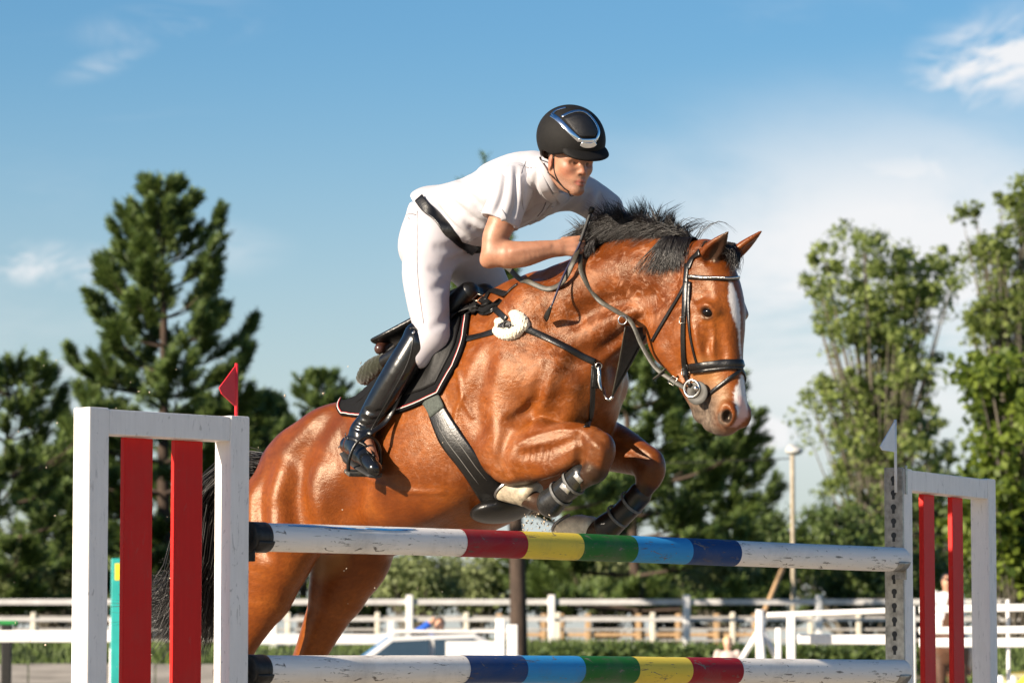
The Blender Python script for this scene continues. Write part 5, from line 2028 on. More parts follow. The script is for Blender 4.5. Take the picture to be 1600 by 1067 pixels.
def painted(name, col, rough=.55, dirt=.35, ax=2, dcol=(.16, .13, .10), chips=.25):
    """weathered paint on wood: grain streaks, dirt and scuffs"""
    if name in MATS:
        return MATS[name]
    m, nt, b = mat(name)
    sc = [9, 9, 9]
    sc[ax] = .8
    g = noise(nt, 6, 5, .65, vec_scale=tuple(sc))
    base = ramp(nt, g, [(.3, tuple(c * .94 for c in col)), (.7, tuple(min(1, c * 1.03) for c in col))])
    d = noise(nt, 3.1, 7, .72, dist=.5)
    base = mixc(nt, math_(nt, 'MULTIPLY', ramp(nt, d, [(.52, (0, 0, 0)), (.72, (1, 1, 1))]), dirt), base, dcol)
    sc2 = [70, 70, 70]
    sc2[ax] = 9
    s = noise(nt, 1, 5, .75, vec_scale=tuple(sc2))
    base = mixc(nt, math_(nt, 'MULTIPLY', ramp(nt, s, [(.59, (0, 0, 0)), (.64, (1, 1, 1))]), chips), base, (.10, .08, .065))
    sc3 = [26, 26, 26]
    sc3[ax] = 12
    s3 = noise(nt, 1, 3, .5, vec_scale=tuple(sc3), dist=1.5)
    base = mixc(nt, math_(nt, 'MULTIPLY', ramp(nt, s3, [(.67, (0, 0, 0)), (.71, (1, 1, 1))]), min(1, chips * 1.2)), base, (.16, .14, .12))
    nt.links.new(base, b.inputs['Base Color'])
    b.inputs['Roughness'].default_value = rough
    b.inputs['Specular IOR Level'].default_value = .22
    bump(nt, b, math_(nt, 'ADD', g, s), .08, .002)
    MATS[name] = m
    return m


m_wht = painted('weathered_white_paint', (.82, .785, .74), dirt=.08, chips=.30)
m_red = painted('red_paint', (.60, .015, .011), dirt=.12, chips=.12)
m_polew = painted('scuffed_white_pole', (.82, .785, .73), ax=0, dirt=.30, chips=.8)
BANDS = {'red': (.30, .010, .018), 'yellow': (.72, .55, .07), 'green': (.015, .13, .022), 'light_blue': (.03, .27, .60), 'dark_blue': (.010, .048, .17)}
m_band = {k: painted(k + '_band_paint', v, ax=0, dirt=.45, chips=.8, dcol=(.13, .12, .11)) for k, v in BANDS.items()}
m_dark = simple('dark_iron', (.03, .029, .027), .5, metal=.6, var=.4, scale=50, bmp=.3)
m_galv = simple('galvanised_track', (.36, .35, .32), .45, metal=.75, var=.4, scale=30, bmp=.2)


def standard(fr, x_in, xs, side, top, label, flagcol, slats, sw, wpost=.085, depth=.085):
    """wing: posts at xs = (x0, x1) local ranges, slats between"""
    o = empty('jump_standard', fr.matrix(), label, 'jump standard', 'red and white wings of the jump')
    h = depth / 2
    for a in xs:
        box('post', (a, -h, 0), (a + wpost, h, top), m_wht, o, bevel=.005)
    x0, x1 = xs[0] + wpost, xs[1]
    box('top_rail', (x0, -h + .003, top - .088), (x1, h - .003, top - .004), m_wht, o, bevel=.004)
    box('bottom_rail', (x0, -h + .003, .16), (x1, h - .003, .24), m_wht, o, bevel=.004)
    for s in slats:
        box('slat', (s, -.011 + .01, .243), (s + sw, .011 + .01, top - .091), m_red, o, bevel=.003)
    for a in xs:
        c = a + wpost / 2
        bm = bmesh.new()
        pr = [(-.34, 0), (.34, 0), (.34, .05), (.06, .10), (-.06, .10), (-.34, .05)]
        lo_ = [bm.verts.new((c - .03, y, z)) for y, z in pr]
        hi_ = [bm.verts.new((c + .03, y, z)) for y, z in pr]
        bm.faces.new(lo_)
        bm.faces.new(hi_[::-1])
        for i in range(6):
            bm.faces.new((lo_[i], hi_[i], hi_[(i + 1) % 6], lo_[(i + 1) % 6]))
        bmesh.ops.recalc_face_normals(bm, faces=bm.faces)
        # the foot straddles the post
        bm_obj('foot', bm, m_wht, o, bevel=.004)
    return o


topz = W(150, 637, 12.69)[2]
fL = lambda px: JF.px(px, 800, .0425)[0]
xl0, xl1 = fL(138), fL(360)
sl = [JF.px(193.5, 800, .0)[0], JF.px(272.5, 800, .0)[0]]
stdL = standard(JF, 0, (xl0, xl1), 1, topz, 'red slatted white standard with the small red flag', 'red', sl, .122)
zt0, zt1 = W(400, 839, 13.2)[2], W(1400, 872, 15.6)[2]
zb0, zb1 = W(400, 1046, 13.2)[2], W(1400, 1048, 15.6)[2]
zt, zb = (zt0 + zt1) / 2, (zb0 + zb1) / 2
RS_o = W(1413, 760, 15.70)
SF = Frame(RS_o[0], RS_o[1], -61)    # the far wing stands at a sharper angle
topz2 = W(1420, 732, 15.72)[2]
fR = lambda px: SF.px(px, 800, .0)[0]
xr1 = fR(1545)
stdR = standard(SF, 0, (0.0, xr1), -1, topz2, 'red slatted white standard with the white flag and perforated metal strip', 'white', [SF.px(1443, 800, -.0415)[0], SF.px(1488, 800, -.0415)[0]], .118)
for o in (stdR,):
    for ch in o.children:
        ch.location.y += .0425           # origin at the front corner


def flag(fr, x, y, z0, z1, tri, col, label):
    o = empty('flag', fr.matrix(), label, 'flag', 'marker flags on the wings')
    tube('stick', [(x, y, z0), (x, y, z1)], .0062, col, o, n=3)
    bm = bmesh.new()
    a = [bm.verts.new((p[0], y - .002, p[1])) for p in tri]
    b = [bm.verts.new((p[0], y + .002, p[1])) for p in tri]
    bm.faces.new(a)
    bm.faces.new(b[::-1])
    for i in range(len(tri)):
        bm.faces.new((a[i], b[i], b[(i + 1) % len(tri)], a[(i + 1) % len(tri)]))
    bmesh.ops.recalc_face_normals(bm, faces=bm.faces)
    bm_obj('pennant', bm, col, o)
    return o


m_fred = simple('red_plastic', (.62, .02, .03), .45, var=.15)
m_fwht = simple('white_plastic', (.70, .71, .72), .5, var=.1)
p0 = JF.px(369, 655, 0)
p1 = JF.px(362, 567, 0)
t1, t2, t3 = JF.px(361.5, 567, 0), JF.px(342, 606, 0), JF.px(366, 637, 0)
flag(JF, p0[0], 0, topz - .03, p1[2], [(p0[0] + .002, t1[2]), (t2[0], t2[2]), (t2[0] + .012, t2[2] - .02), (p0[0] + .002, t3[2])], m_fred, 'small red triangular flag on the white standard by the horse\'s tail')
p0 = SF.px(1406.5, 733, 0)
p1 = SF.px(1405, 655, 0)
t2, t3 = SF.px(1382, 697, 0), SF.px(1405, 706, 0)
flag(SF, p0[0], .02, topz2 - .10, p1[2], [(p0[0] + .002, p1[2]), (t2[0], t2[2]), (t2[0] + .02, t2[2] - .014), (p0[0] + .002, t3[2])], m_fwht, 'small white triangular flag on the standard with the metal strip')

# keyhole track on the far standard's inner face
tr = bmesh.new()
hz_list = np.arange(.35, topz2 - .04, .0575)
add_box(tr, (-.012, .002, .25), (-.001, .085, topz2 + .004))
track = bm_obj('keyhole_track', tr, m_galv, stdR, bevel=.002)
hm = simple('hole_shadow', (.05, .05, .048), .9)
ang = np.linspace(0, 2 * math.pi, 14, endpoint=False)
for z in hz_list:
    pts = [(.0435 + .0115 * math.cos(a), z + .0125 * math.sin(a)) for a in ang]
    V_ = [(-.0135, y, q) for y, q in pts] + [(-.0115, y, q) for y, q in pts]
    n_ = len(ang)
    F_ = [tuple(range(n_))[::-1]] + [(i, (i + 1) % n_, (i + 1) % n_ + n_, i + n_) for i in range(n_)]
    k_ = mesh_obj('hole', V_, F_, hm, track, smooth=False)
    V_ = [(-.0134, .0375, z - .026), (-.0134, .0495, z - .026), (-.0134, .0495, z - .010), (-.0134, .0375, z - .010)]
    mesh_obj('slot', V_, [(0, 3, 2, 1)], hm, track, smooth=False)
box('flag_bracket', (.002, -.006, topz2 - .105), (.020, -.001, topz2 + .012), m_galv, stdR, bevel=.001)

# poles
end_w = W(1404, 872, 15.62)
L_end = JF.to_local(end_w)[0]


def pole(zc, bounds, label, droll):
    o = empty('jump_pole', JF.matrix(), label, 'jump pole', 'striped poles of the jump')
    r = .0495
    o.location = o.location + Vector((0, 0, zc))
    yend = JF.to_local(end_w)[1]

    def cyl(x0, x1, rr, m_, name, caps=True):
        n = 28
        ang = np.linspace(0, 2 * math.pi, n, endpoint=False) + droll
        xs_ = np.array([x0, x0 + .004, *np.linspace(x0 + .02, x1 - .02, max(3, int((x1 - x0) / .05))), x1 - .004, x1])
        V = []
        for i, x in enumerate(xs_):
            e = (.93 if i in (0, len(xs_) - 1) else 1.0) if caps else 1.0
            yo = yend * x / L_end
            wob = 1 + .006 * math.sin(x * 7 + zc * 3)
            V.append([(x, yo + rr * e * wob * math.cos(a), rr * e * wob * math.sin(a) + .004 * math.sin(x * 1.3)) for a in ang])
        V = np.array(V).reshape(-1, 3)
        k = len(xs_)
        F = [(i * n + j, i * n + (j + 1) % n, (i + 1) * n + (j + 1) % n, (i + 1) * n + j) for i in range(k - 1) for j in range(n)]
        if caps:
            F += [tuple(range(n))[::-1], tuple(range((k - 1) * n, k * n))]
        return mesh_obj(name, V, F, m_, o)
    cyl(.004, L_end + .02, r, m_polew, 'pole_body')
    for (x0, x1, c) in bounds:
        a, b2 = JF.px(x0, 900, .045)[0], JF.px(x1, 900, .045)[0]
        cyl(a, b2, r + .0012, m_band[c], 'painted_band', False)
    cyl(-.002, .075, r + .003, m_dark, 'end_band')
    return o


upper = pole(zt, [(730, 825, 'red'), (825, 913, 'yellow'), (913, 998, 'green'), (998, 1084, 'light_blue'), (1084, 1160, 'dark_blue')], 'upper white pole with red, yellow, green and blue bands', .2)
pole(zb, [(735, 825, 'dark_blue'), (825, 915, 'light_blue'), (915, 1000, 'green'), (1000, 1083, 'yellow'), (1083, 1162, 'red')], 'lower white pole with its bands running from dark blue to red', .9)


for (x0, x1, a_, w_) in ((455, 560, 52, .006), (520, 640, 48, .005), (575, 655, 55, .004)):      # blue paint rubbed off on the upper pole
    xs_ = np.linspace(JF.px(x0, 830, .045)[0], JF.px(x1, 830, .045)[0], 14)
    P_ = np.array([(x, -.0500 * math.cos(math.radians(a_ + 3 * math.sin(x * 9))), .0500 * math.sin(math.radians(a_ + 3 * math.sin(x * 9))) + .004 * math.sin(x * 1.3)) for x in xs_])
    mesh_obj('paint_smear', *ribbon_data(P_, P_ * np.array((0, 1, 1)), w_ * np.abs(np.sin(np.linspace(.3, 6, 14))) + .002, .0008), m_band['light_blue'], upper)


def cup(fr, x, y, z, sgn, label, m_dark=None):
    m_dark = m_dark or globals()['m_dark']
    o = empty('jump_cup', fr.matrix(), label, 'jump cup', 'metal cups that carry the poles')
    n = 12
    V = []
    for xx in (0, .068 * sgn):
        for rr in (.054, .059):
            for i in range(n):
                a = math.radians(200 + 140 * i / (n - 1))
                V.append((x + xx, y + rr * math.cos(a), z + .004 + rr * math.sin(a) * .98))
    idx = lambda i, j, k: (i * 2 + j) * n + k
    F = []
    for k in range(n - 1):
        F += [(idx(0, 0, k), idx(0, 0, k + 1), idx(1, 0, k + 1), idx(1, 0, k)), (idx(0, 1, k), idx(1, 1, k), idx(1, 1, k + 1), idx(0, 1, k + 1)),
              (idx(0, 0, k), idx(0, 1, k), idx(0, 1, k + 1), idx(0, 0, k + 1)), (idx(1, 0, k), idx(1, 0, k + 1), idx(1, 1, k + 1), idx(1, 1, k))]
    for k in (0, n - 1):
        F.append((idx(0, 0, k), idx(1, 0, k), idx(1, 1, k), idx(0, 1, k)))
    mesh_obj('cradle', V, F, m_dark, o)
    box('back_plate', (min(x, x - .006 * sgn), y - .03, z - .085), (max(x, x - .006 * sgn), y + .03, z + .03), m_dark, o, bevel=.002)
    tube('pin', [(x - .02 * sgn, y, z - .03), (x + .012 * sgn, y, z - .03)], .008, m_dark, o, n=3)
    return o


for z_, nm in ((zt, 'upper'), (zb, 'lower')):
    cup(JF, .008, 0, z_, 1, 'dark metal cup holding the %s pole at the red-flagged standard' % nm)
    q = JF.to_local(end_w)
    cup(JF, q[0] + .012, q[1], z_, -1, 'metal cup holding the %s pole at the perforated metal strip' % nm, m_galv)
# ================================================================== setting
def ground_z(x, y):
    x, y = np.asarray(x, float), np.asarray(y, float)
    bank = 1.2 * sstep(62.5, 67.0, y) + .35 * sstep(70, 100, y) + 1.5 * sstep(130, 500, y)
    return bank + .05 * np.sin(x * .7 + 1) * sstep(63, 67, y)


KB = 1.55                          # how far back the planting lies


m_sand, nt_, b_ = mat('arena_sand')
nt_.links.new(ramp(nt_, noise(nt_, 5, 6, .7), [(.3, (.38, .325, .25)), (.7, (.48, .415, .33))]), b_.inputs['Base Color'])
b_.inputs['Roughness'].default_value = .95
bump(nt_, b_, noise(nt_, 30, 6, .75), .8, .03)
m_turf, nt_, b_ = mat('turf')
nt_.links.new(ramp(nt_, noise(nt_, 1.2, 7, .7), [(.3, (.035, .060, .014)), (.7, (.085, .12, .03))]), b_.inputs['Base Color'])
b_.inputs['Roughness'].default_value = .95
bump(nt_, b_, noise(nt_, 40, 5, .7), 1, .05)


def sheet(name, xs_, ys_, zf, m_):
    X, Y = np.meshgrid(xs_, ys_)
    V = np.stack((X, Y, zf(X, Y)), -1).reshape(-1, 3)
    nx = len(xs_)
    F = np.array([(j * nx + i, j * nx + i + 1, (j + 1) * nx + i + 1, (j + 1) * nx + i) for j in range(len(ys_) - 1) for i in range(nx - 1)])
    o = mesh_obj(name, V, F, m_)
    o['kind'] = 'structure'
    return o


sheet('ground', np.linspace(-1500, 1500, 41), np.concatenate((np.linspace(-300, 62, 12), np.linspace(62.5, 68, 12), [70, 74, 80, 90, 100, 115, 130, 150, 200, 300, 500, 2500])), ground_z, m_turf)
sheet('arena', np.linspace(-60, 60, 9), np.linspace(-20, 61.0, 9), lambda x, y: np.full_like(x, .006), m_sand)
# kick boards along the arena's far edge
kb = empty('arena_kick_wall', Matrix.Translation((0, 61.3, 0)), 'grey weathered board wall beyond the arena at the left edge of the picture', 'wall')
m_grey = simple('grey_board', (.20, .19, .18), .85, var=.35, scale=3, vs_=(.4, 4, 6))
for i in range(-8, -2):
    box('board', (i * 2.02 + .4, -.02, .0), (i * 2.02 + 2.4, .02, .96 + .008 * math.sin(i * 3)), m_grey, kb, bevel=.005)

# grass blades on the bank
def blades(name, n, fx, fy, hmin, hmax, m_, label):
    x = fx(n)
    y = fy(n)
    z = ground_z(x, y)
    h = hmin + (hmax - hmin) * rng.random(n)
    a = rng.random(n) * math.pi
    w = .018 + .018 * rng.random(n)
    lean = rng.normal(size=(n, 2)) * .35
    base = np.stack((x, y, z - .01), -1)
    d = np.stack((np.cos(a) * w, np.sin(a) * w, np.zeros(n)), -1)
    tip = base + np.stack((lean[:, 0] * h, lean[:, 1] * h, h), -1)
    V = np.stack((base - d, base + d, tip), 1).reshape(-1, 3)
    F = np.arange(3 * n).reshape(-1, 3)
    o = mesh_obj(name, V, F, m_, smooth=False)
    tag(o, label, 'grass', kind='stuff')
    return o


m_blade = simple('grass_blade', (.085, .125, .028), .7, var=.45, scale=1.5)
blades('grass', 26000, lambda n: rng.uniform(-12, 12, n), lambda n: rng.uniform(62.5, 70, n), .08, .24, m_blade, 'short green grass on the bank behind the arena')


# ------------------------------------------------------------------ trees
def leaf_mat(name, c0, c1, trans=.25):
    m, nt, b = mat(name)
    oi = nt.nodes.new('ShaderNodeNewGeometry')
    nt.links.new(ramp(nt, oi.outputs['Random Per Island'], [(.0, c0), (1.0, c1)]), b.inputs['Base Color'])
    b.inputs['Roughness'].default_value = .55
    b.inputs['Specular IOR Level'].default_value = .35
    tr_ = nt.nodes.new('ShaderNodeBsdfTranslucent')
    nt.links.new(ramp(nt, oi.outputs['Random Per Island'], [(.0, tuple(min(1, v * 1.5) for v in c0)), (1.0, tuple(min(1, v * 1.6) for v in c1))]), tr_.inputs[0])
    mx = nt.nodes.new('ShaderNodeMixShader')
    mx.inputs[0].default_value = trans
    out = nt.nodes['Material Output']
    nt.links.new(b.outputs[0], mx.inputs[1])
    nt.links.new(tr_.outputs[0], mx.inputs[2])
    nt.links.new(mx.outputs[0], out.inputs['Surface'])
    return m


def rot_to(dirs, rg):
    """random frames whose third axis is each direction"""
    d = nrm(dirs)
    r = rg.normal(size=d.shape)
    a = nrm(np.cross(d, r))
    b = np.cross(d, a)
    return a, b, d


m_bark = simple('pine_bark', (.052, .034, .024), .9, var=.45, scale=6, bmp=.8, bscale=14, vs_=(3, 3, .6))
m_bark2 = simple('grey_bark', (.13, .115, .09), .9, var=.4, scale=6, bmp=.8, bscale=12, vs_=(3, 3, .6))
m_pine = leaf_mat('pine_needles', (.030, .065, .016), (.175, .240, .060), .2)


def pine(px_tip, py_tip, px_base, Y, halfw, label, seed, density=1.0, lean=0.0, bare=0.12, tier=.42, pw=1.0):
    """halfw: half width of the crown in metres at its widest"""
    rg = np.random.default_rng(seed)
    Y *= KB
    halfw *= KB
    tier *= KB
    tip = W(px_tip, py_tip, Y)
    bx = W(px_base, 1000, Y)[0]
    base = np.array((bx, Y, float(ground_z(bx, Y))))
    o = empty('pine_tree', Matrix.Translation(Vector(base)), label, 'pine', 'pines behind the arena')
    T = tip - base
    H = np.linalg.norm(T)
    trunk = spline([(0, 0, -.2), T * .35 + np.array((rg.normal() * .1, rg.normal() * .1, 0)), T * .7 + np.array((rg.normal() * .08, rg.normal() * .1, 0)), T], 16)
    tr_r = np.interp(np.linspace(0, 1, 16), [0, .5, 1], [.0165 * H + .02, .010 * H + .01, .012])
    V, F = tube_data(trunk, tr_r, 9)
    mesh_obj('trunk', V, F, m_bark, o)
    limbs = []
    tuftP, tuftD = [], []
    z = bare
    while z < .985:
        u = z
        c = trunk[min(15, int(u * 15))] * (1 - (u * 15 % 1)) + trunk[min(15, int(u * 15) + 1)] * (u * 15 % 1)
        nb = rg.integers(5, 8)
        prof = np.interp(u, [0, .12, .30, .55, .8, 1], [.75, .95, 1.0, .70, .34, .03]) ** pw
        a0 = rg.random() * 6.28
        wf = .74 + .34 * rg.random()
        for k in range(nb):
            a = a0 + k * 6.28 / nb + rg.normal() * .25
            L = halfw * prof * wf * (.60 + .55 * rg.random()) + .10
            rise = np.interp(u, [0, .5, 1], [.05, .32, 1.1]) + rg.normal() * .08
            out = np.array((math.cos(a), math.sin(a), 0))
            pts = [c, c + out * L * .5 + np.array((0, 0, L * rise * .28)), c + out * L * .85 + np.array((0, 0, L * (rise * .75))), c + out * L + np.array((0, 0, L * (rise + .16)))]
            br = spline(pts, 7)
            limbs.append((br, np.linspace(.012 + .014 * L, .006, 7)))
            # twigs with tufts
            nt = int((7 + 12 * L) * density)
            for q in range(nt):
                t = .28 + .74 * (rg.random() ** .8)
                t = min(t, 1)
                p = br[min(6, int(t * 6))] * (1 - (t * 6 % 1)) + br[min(6, int(t * 6) + 1)] * (t * 6 % 1)
                lat = np.cross(out, (0, 0, 1)) * rg.choice((-1, 1))
                tw = (.16 + .30 * L * (1.1 - t)) * (.5 + .8 * rg.random())
                e = p + lat * tw * .8 + out * tw * .5 + np.array((0, 0, .10 * rg.random() + tw * .25 + rg.normal() * .04))
                if rg.random() < .5:
                    limbs.append((np.array([p, (p + e) / 2 + np.array((0, 0, -.01)), e]), np.array((.006, .005, .004))))
                nn = 2 if rg.random() < .6 else 3
                for s in range(nn):
                    tuftP.append(p + (e - p) * (1 - .33 * s))
                    tuftD.append(nrm((e - p) * .7 + out * .06 + np.array((0, 0, .16)) + rg.normal(size=3) * .03))
        z += tier / H * (.75 + .5 * rg.random())
    tuftP.append(T)
    tuftD.append(np.array((0, 0, 1.)))
    V, F = join_data([tube_data(a, b, 4, False) for a, b in limbs])
    mesh_obj('limbs', V, F, m_bark, o)['kind'] = 'stuff'
    P, D = np.array(tuftP), np.array(tuftD)
    a, b, d = rot_to(D, rg)
    K = 26
    n = len(P)
    th = rg.random((n, K)) * 6.28
    sp = .35 + .75 * rg.random((n, K))
    along = rg.random((n, K)) * .24 - .10
    ln = .12 + .09 * rg.random((n, K))
    w = .010 + .007 * rg.random((n, K))
    rad = np.cos(th)[..., None] * a[:, None] + np.sin(th)[..., None] * b[:, None]
    nd_ = nrm(d[:, None] * np.cos(sp)[..., None] + rad * np.sin(sp)[..., None])
    root = P[:, None] + d[:, None] * along[..., None]
    side = nrm(np.cross(nd_, d[:, None] + rad * .3)) * w[..., None]
    V = np.stack((root - side, root + side, root + nd_ * ln[..., None] + side * .4, root + nd_ * ln[..., None] - side * .4), 2).reshape(-1, 3)
    F = np.arange(len(V)).reshape(-1, 4)
    mesh_obj('crown', V, F, m_pine, o, smooth=False)
    return o


pine(250, 284, 262, 55, 1.85, 'tallest pine, behind the standard with the red flag', 31, 1.45, tier=.44)
pine(12, 566, -30, 52, 1.9, 'dark pine cut off by the left edge of the picture', 4, 1.2)
pine(150, 690, 140, 60, 1.7, 'low pine just left of the tallest one', 14, 1.1)
pine(335, 640, 340, 62, 1.7, 'low pine just right of the tallest one, behind the horse\'s tail', 15, 1.1)
pine(505, 598, 470, 66, 1.5, 'small pine tip showing behind the horse\'s croup', 5, .9)
pine(405, 640, 390, 60, 1.5, 'bushy pine behind the horse\'s hindquarters', 8, 1.0)
pine(757, 256, 812, 42, 1.2, 'pine behind the rider, its dark trunk below the striped pole', 6, .9, bare=.30, pw=2.2)
pine(985, 470, 1000, 53, 2.2, 'dense pine behind the horse\'s head and forelegs', 9, 1.35, tier=.36)
pine(1120, 700, 1110, 60, 1.5, 'low dark pine below the horse\'s muzzle', 12, 1.2)


def leafy(px_top, py_top, px_base, Y, blobs, m_leaf, label, seed, name='leafy_tree', cat='tree', group='leafy trees behind the arena', leaf=.085, per=46, n_cl=300, clr=.30, trunk_r=.14, bark=None, stems=1):
    """crown = leaf clumps filling ellipsoid blobs given as (px, py, half width px, half height px, depth m)"""
    rg = np.random.default_rng(seed)
    kb = KB if name == 'leafy_tree' else KB * 1.1
    Y *= kb
    leaf *= kb * .9
    clr *= kb
    trunk_r *= kb
    blobs = [(a, b2, c, d, e * kb) for a, b2, c, d, e in blobs]
    bx = W(px_base, 1000, Y)[0]
    base = np.array((bx, Y, float(ground_z(bx, Y))))
    top = W(px_top, py_top, Y)
    o = empty(name, Matrix.Translation(Vector(base)), label, cat, group)
    sc = Y / FPX
    vol = np.array([w * h for _, _, w, h, _ in blobs], float)
    pick = rg.choice(len(blobs), n_cl, p=vol / vol.sum())
    C = []
    for k in pick:
        bxp, byp, w, h, dp = blobs[k]
        u = nrm(rg.normal(size=3)) * (rg.random() ** .42)
        c = W(bxp, byp, Y) - base
        C.append(c + u * np.array((w * sc, dp, h * sc)))
    C = np.array(C)
    T = top - base
    trunk = spline([(0, 0, -.2), T * .3 + np.array((rg.normal() * .15, rg.normal() * .1, 0)), T * .62 + np.array((rg.normal() * .15, rg.normal() * .2, 0)), T * .93], 14)
    parts_ = []
    if trunk_r:
        V, F = tube_data(trunk, np.interp(np.linspace(0, 1, 14), [0, 1], [trunk_r, .015]), 9)
        mesh_obj('trunk', V, F, bark or m_bark2, o)
    for i in range(0, n_cl, 2):
        c = C[i]
        hgt = np.clip((c[2] - .25 * T[2]) / T[2] * .72, .06, .9)
        s = trunk[int(hgt * 13)] if trunk_r else np.array((rg.normal() * .15, rg.normal() * .15, 0))
        mid = (s + c) / 2 + np.array((0, 0, -.08 * np.linalg.norm(c - s)))
        L = np.linalg.norm(c - s)
        parts_.append(tube_data(spline([s, mid, c], 5), np.linspace(.010 + .012 * L, .005, 5), 4, False))
    V, F = join_data(parts_)
    mesh_obj('limbs', V, F, bark or m_bark2, o)['kind'] = 'stuff'
    n = n_cl * per
    cc = np.repeat(C, per, 0)
    size = np.repeat(clr * (.40 + 1.1 * rg.random(n_cl) ** 1.4), per)
    pos = cc + nrm(rg.normal(size=(n, 3))) * (rg.random(n) ** .5 * size)[:, None] * np.array((1, 1, .8))
    out_ = nrm(pos - cc + np.array((0, 0, .12)) + rg.normal(size=(n, 3)) * .08)
    a, b, d = rot_to(out_ + rg.normal(size=(n, 3)) * .5, rg)
    s = (leaf * (.6 + .7 * rg.random(n)))[:, None]
    V = np.stack((pos - a * s * .5, pos - b * s * .36 + d * s * .06, pos + a * s * .62, pos + b * s * .36 + d * s * .06), 1).reshape(-1, 3)
    F = np.arange(len(V)).reshape(-1, 4)
    mesh_obj('crown' if trunk_r else 'foliage', V, F, m_leaf, o, smooth=False)
    return o


m_pop = leaf_mat('poplar_leaves', (.065, .100, .022), (.29, .35, .10), .4)
m_spa = leaf_mat('sparse_leaves', (.050, .080, .018), (.23, .28, .07), .4)
m_map = leaf_mat('maple_leaves', (.040, .075, .012), (.180, .235, .030), .35)
m_wil = leaf_mat('willow_leaves', (.10, .13, .045), (.26, .30, .13), .3)
m_drk = leaf_mat('dark_leaves', (.030, .060, .014), (.125, .170, .045), .25)
leafy(1350, 352, 1385, 75, [(1340, 430, 85, 78, 1.6), (1310, 520, 50, 55, 1.1), (1380, 470, 70, 80, 1.3), (1450, 440, 52, 62, 1.1), (1395, 570, 75, 90, 1.5), (1350, 640, 75, 70, 1.4), (1360, 720, 105, 80, 1.8), (1430, 700, 60, 90, 1.3), (1400, 820, 110, 90, 1.8), (1285, 640, 42, 55, .9)],
      m_pop, 'tall poplar with olive leaves behind the white-flagged standard', 21, n_cl=420, per=60, leaf=.115, clr=.31, trunk_r=.2)
leafy(1597, 268, 1600, 68, [(1590, 320, 35, 50, .7), (1520, 335, 26, 12, .4), (1560, 400, 55, 40, .9), (1600, 470, 70, 60, 1.0), (1540, 500, 50, 50, .9), (1610, 600, 80, 80, 1.1)],
      m_spa, 'sparse tree with loose leafy twigs at the right edge of the picture', 22, n_cl=230, per=40, leaf=.11, clr=.25, trunk_r=.14)
leafy(1560, 530, 1590, 44, [(1560, 600, 70, 60, .8), (1600, 690, 90, 90, 1.0), (1550, 800, 70, 100, .9), (1620, 850, 90, 100, 1.0)],
      m_map, 'bright green maple right behind the white-flagged standard', 23, n_cl=340, per=36, leaf=.12, clr=.22, trunk_r=.10)
leafy(1310, 770, 1320, 66, [(1310, 850, 75, 70, 1.2), (1240, 885, 50, 40, 1.0)], m_drk, 'low dark leafy tree beside the lamp post', 24, n_cl=200, leaf=.09)
leafy(1450, 720, 1470, 60, [(1450, 820, 80, 90, 1.3), (1530, 870, 60, 70, 1.2)], m_drk, 'dark leafy tree under the tall poplar', 25, n_cl=240, leaf=.09)
leafy(1190, 790, 1195, 72, [(1190, 850, 55, 55, 1.0)], m_drk, 'small dark tree left of the lamp post', 26, n_cl=120, leaf=.09)
k = 0
for (x, y, w, h, Y, mm, lab) in (
        (-10, 890, 80, 55, 47, m_wil, 'olive shrub at the picture\'s left edge behind the rail fence'), (85, 895, 70, 45, 50, m_wil, 'olive shrub left of the red-flagged standard'),
        (220, 890, 90, 50, 52, m_drk, 'dark shrub seen between the red slats'), (330, 900, 80, 50, 54, m_drk, 'dark shrub behind the horse\'s tail'),
        (560, 905, 60, 50, 50, m_drk, 'dark shrub between the horse\'s hind legs and the willow bush'),
        (650, 900, 60, 42, 48, m_wil, 'pale willow bush right of the horse\'s hind leg'), (745, 905, 60, 42, 50, m_wil, 'pale willow bush left of the dark pine trunk'),
        (860, 905, 60, 48, 52, m_drk, 'dark shrub right of the dark pine trunk'), (945, 905, 60, 45, 51, m_wil, 'olive bush under the green band of the upper pole'),
        (1040, 905, 62, 48, 53, m_drk, 'dark shrub under the blue bands of the upper pole'), (1130, 905, 60, 42, 50, m_wil, 'olive bush left of the leaning wooden brace'),
        (1340, 905, 70, 45, 52, m_drk, 'dark shrub behind the white saw-horse rail'), (1440, 910, 60, 50, 50, m_drk, 'dark shrub behind the perforated metal strip'), (1560, 910, 70, 50, 48, m_drk, 'dark shrub at the picture\'s right edge')):
    k += 1
    leafy(x, y - h, x, Y, [(x, y, w, h, .8), (x + 15, y + 25, w * .9, h * .8, .8)], mm, lab, 40 + k, name='shrub', cat='shrub', group='shrubs along the fence', leaf=.075, per=50, n_cl=120, clr=.22, trunk_r=0)

# ------------------------------------------------------------------ fences
m_fw = simple('white_fence_paint', (.74, .73, .71), .6, var=.12, scale=4)
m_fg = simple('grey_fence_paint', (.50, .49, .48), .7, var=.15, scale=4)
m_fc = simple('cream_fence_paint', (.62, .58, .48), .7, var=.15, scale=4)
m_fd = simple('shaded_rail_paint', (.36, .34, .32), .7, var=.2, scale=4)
m_tan = simple('raw_wood', (.42, .27, .14), .8, var=.25, scale=6)


def wbox(name, px0, px1, py0, py1, Y, dep, m_, parent, dy=0.0, bevel=.01, slope=0.0):
    """box standing at distance Y between two picture columns and rows"""
    a, b = W(px0, py0, Y), W(px1, py1, Y)
    bm = bmesh.new()
    vv = add_box(bm, (a[0], Y + dy - dep / 2, min(a[2], b[2])), (b[0], Y + dy + dep / 2, max(a[2], b[2])))
    if slope:
        s = slope * Y / FPX
        for v in vv:
            if v.co.x > (a[0] + b[0]) / 2:
                v.co.z += s
    return bm_obj(name, bm, m_, parent, bevel=bevel)


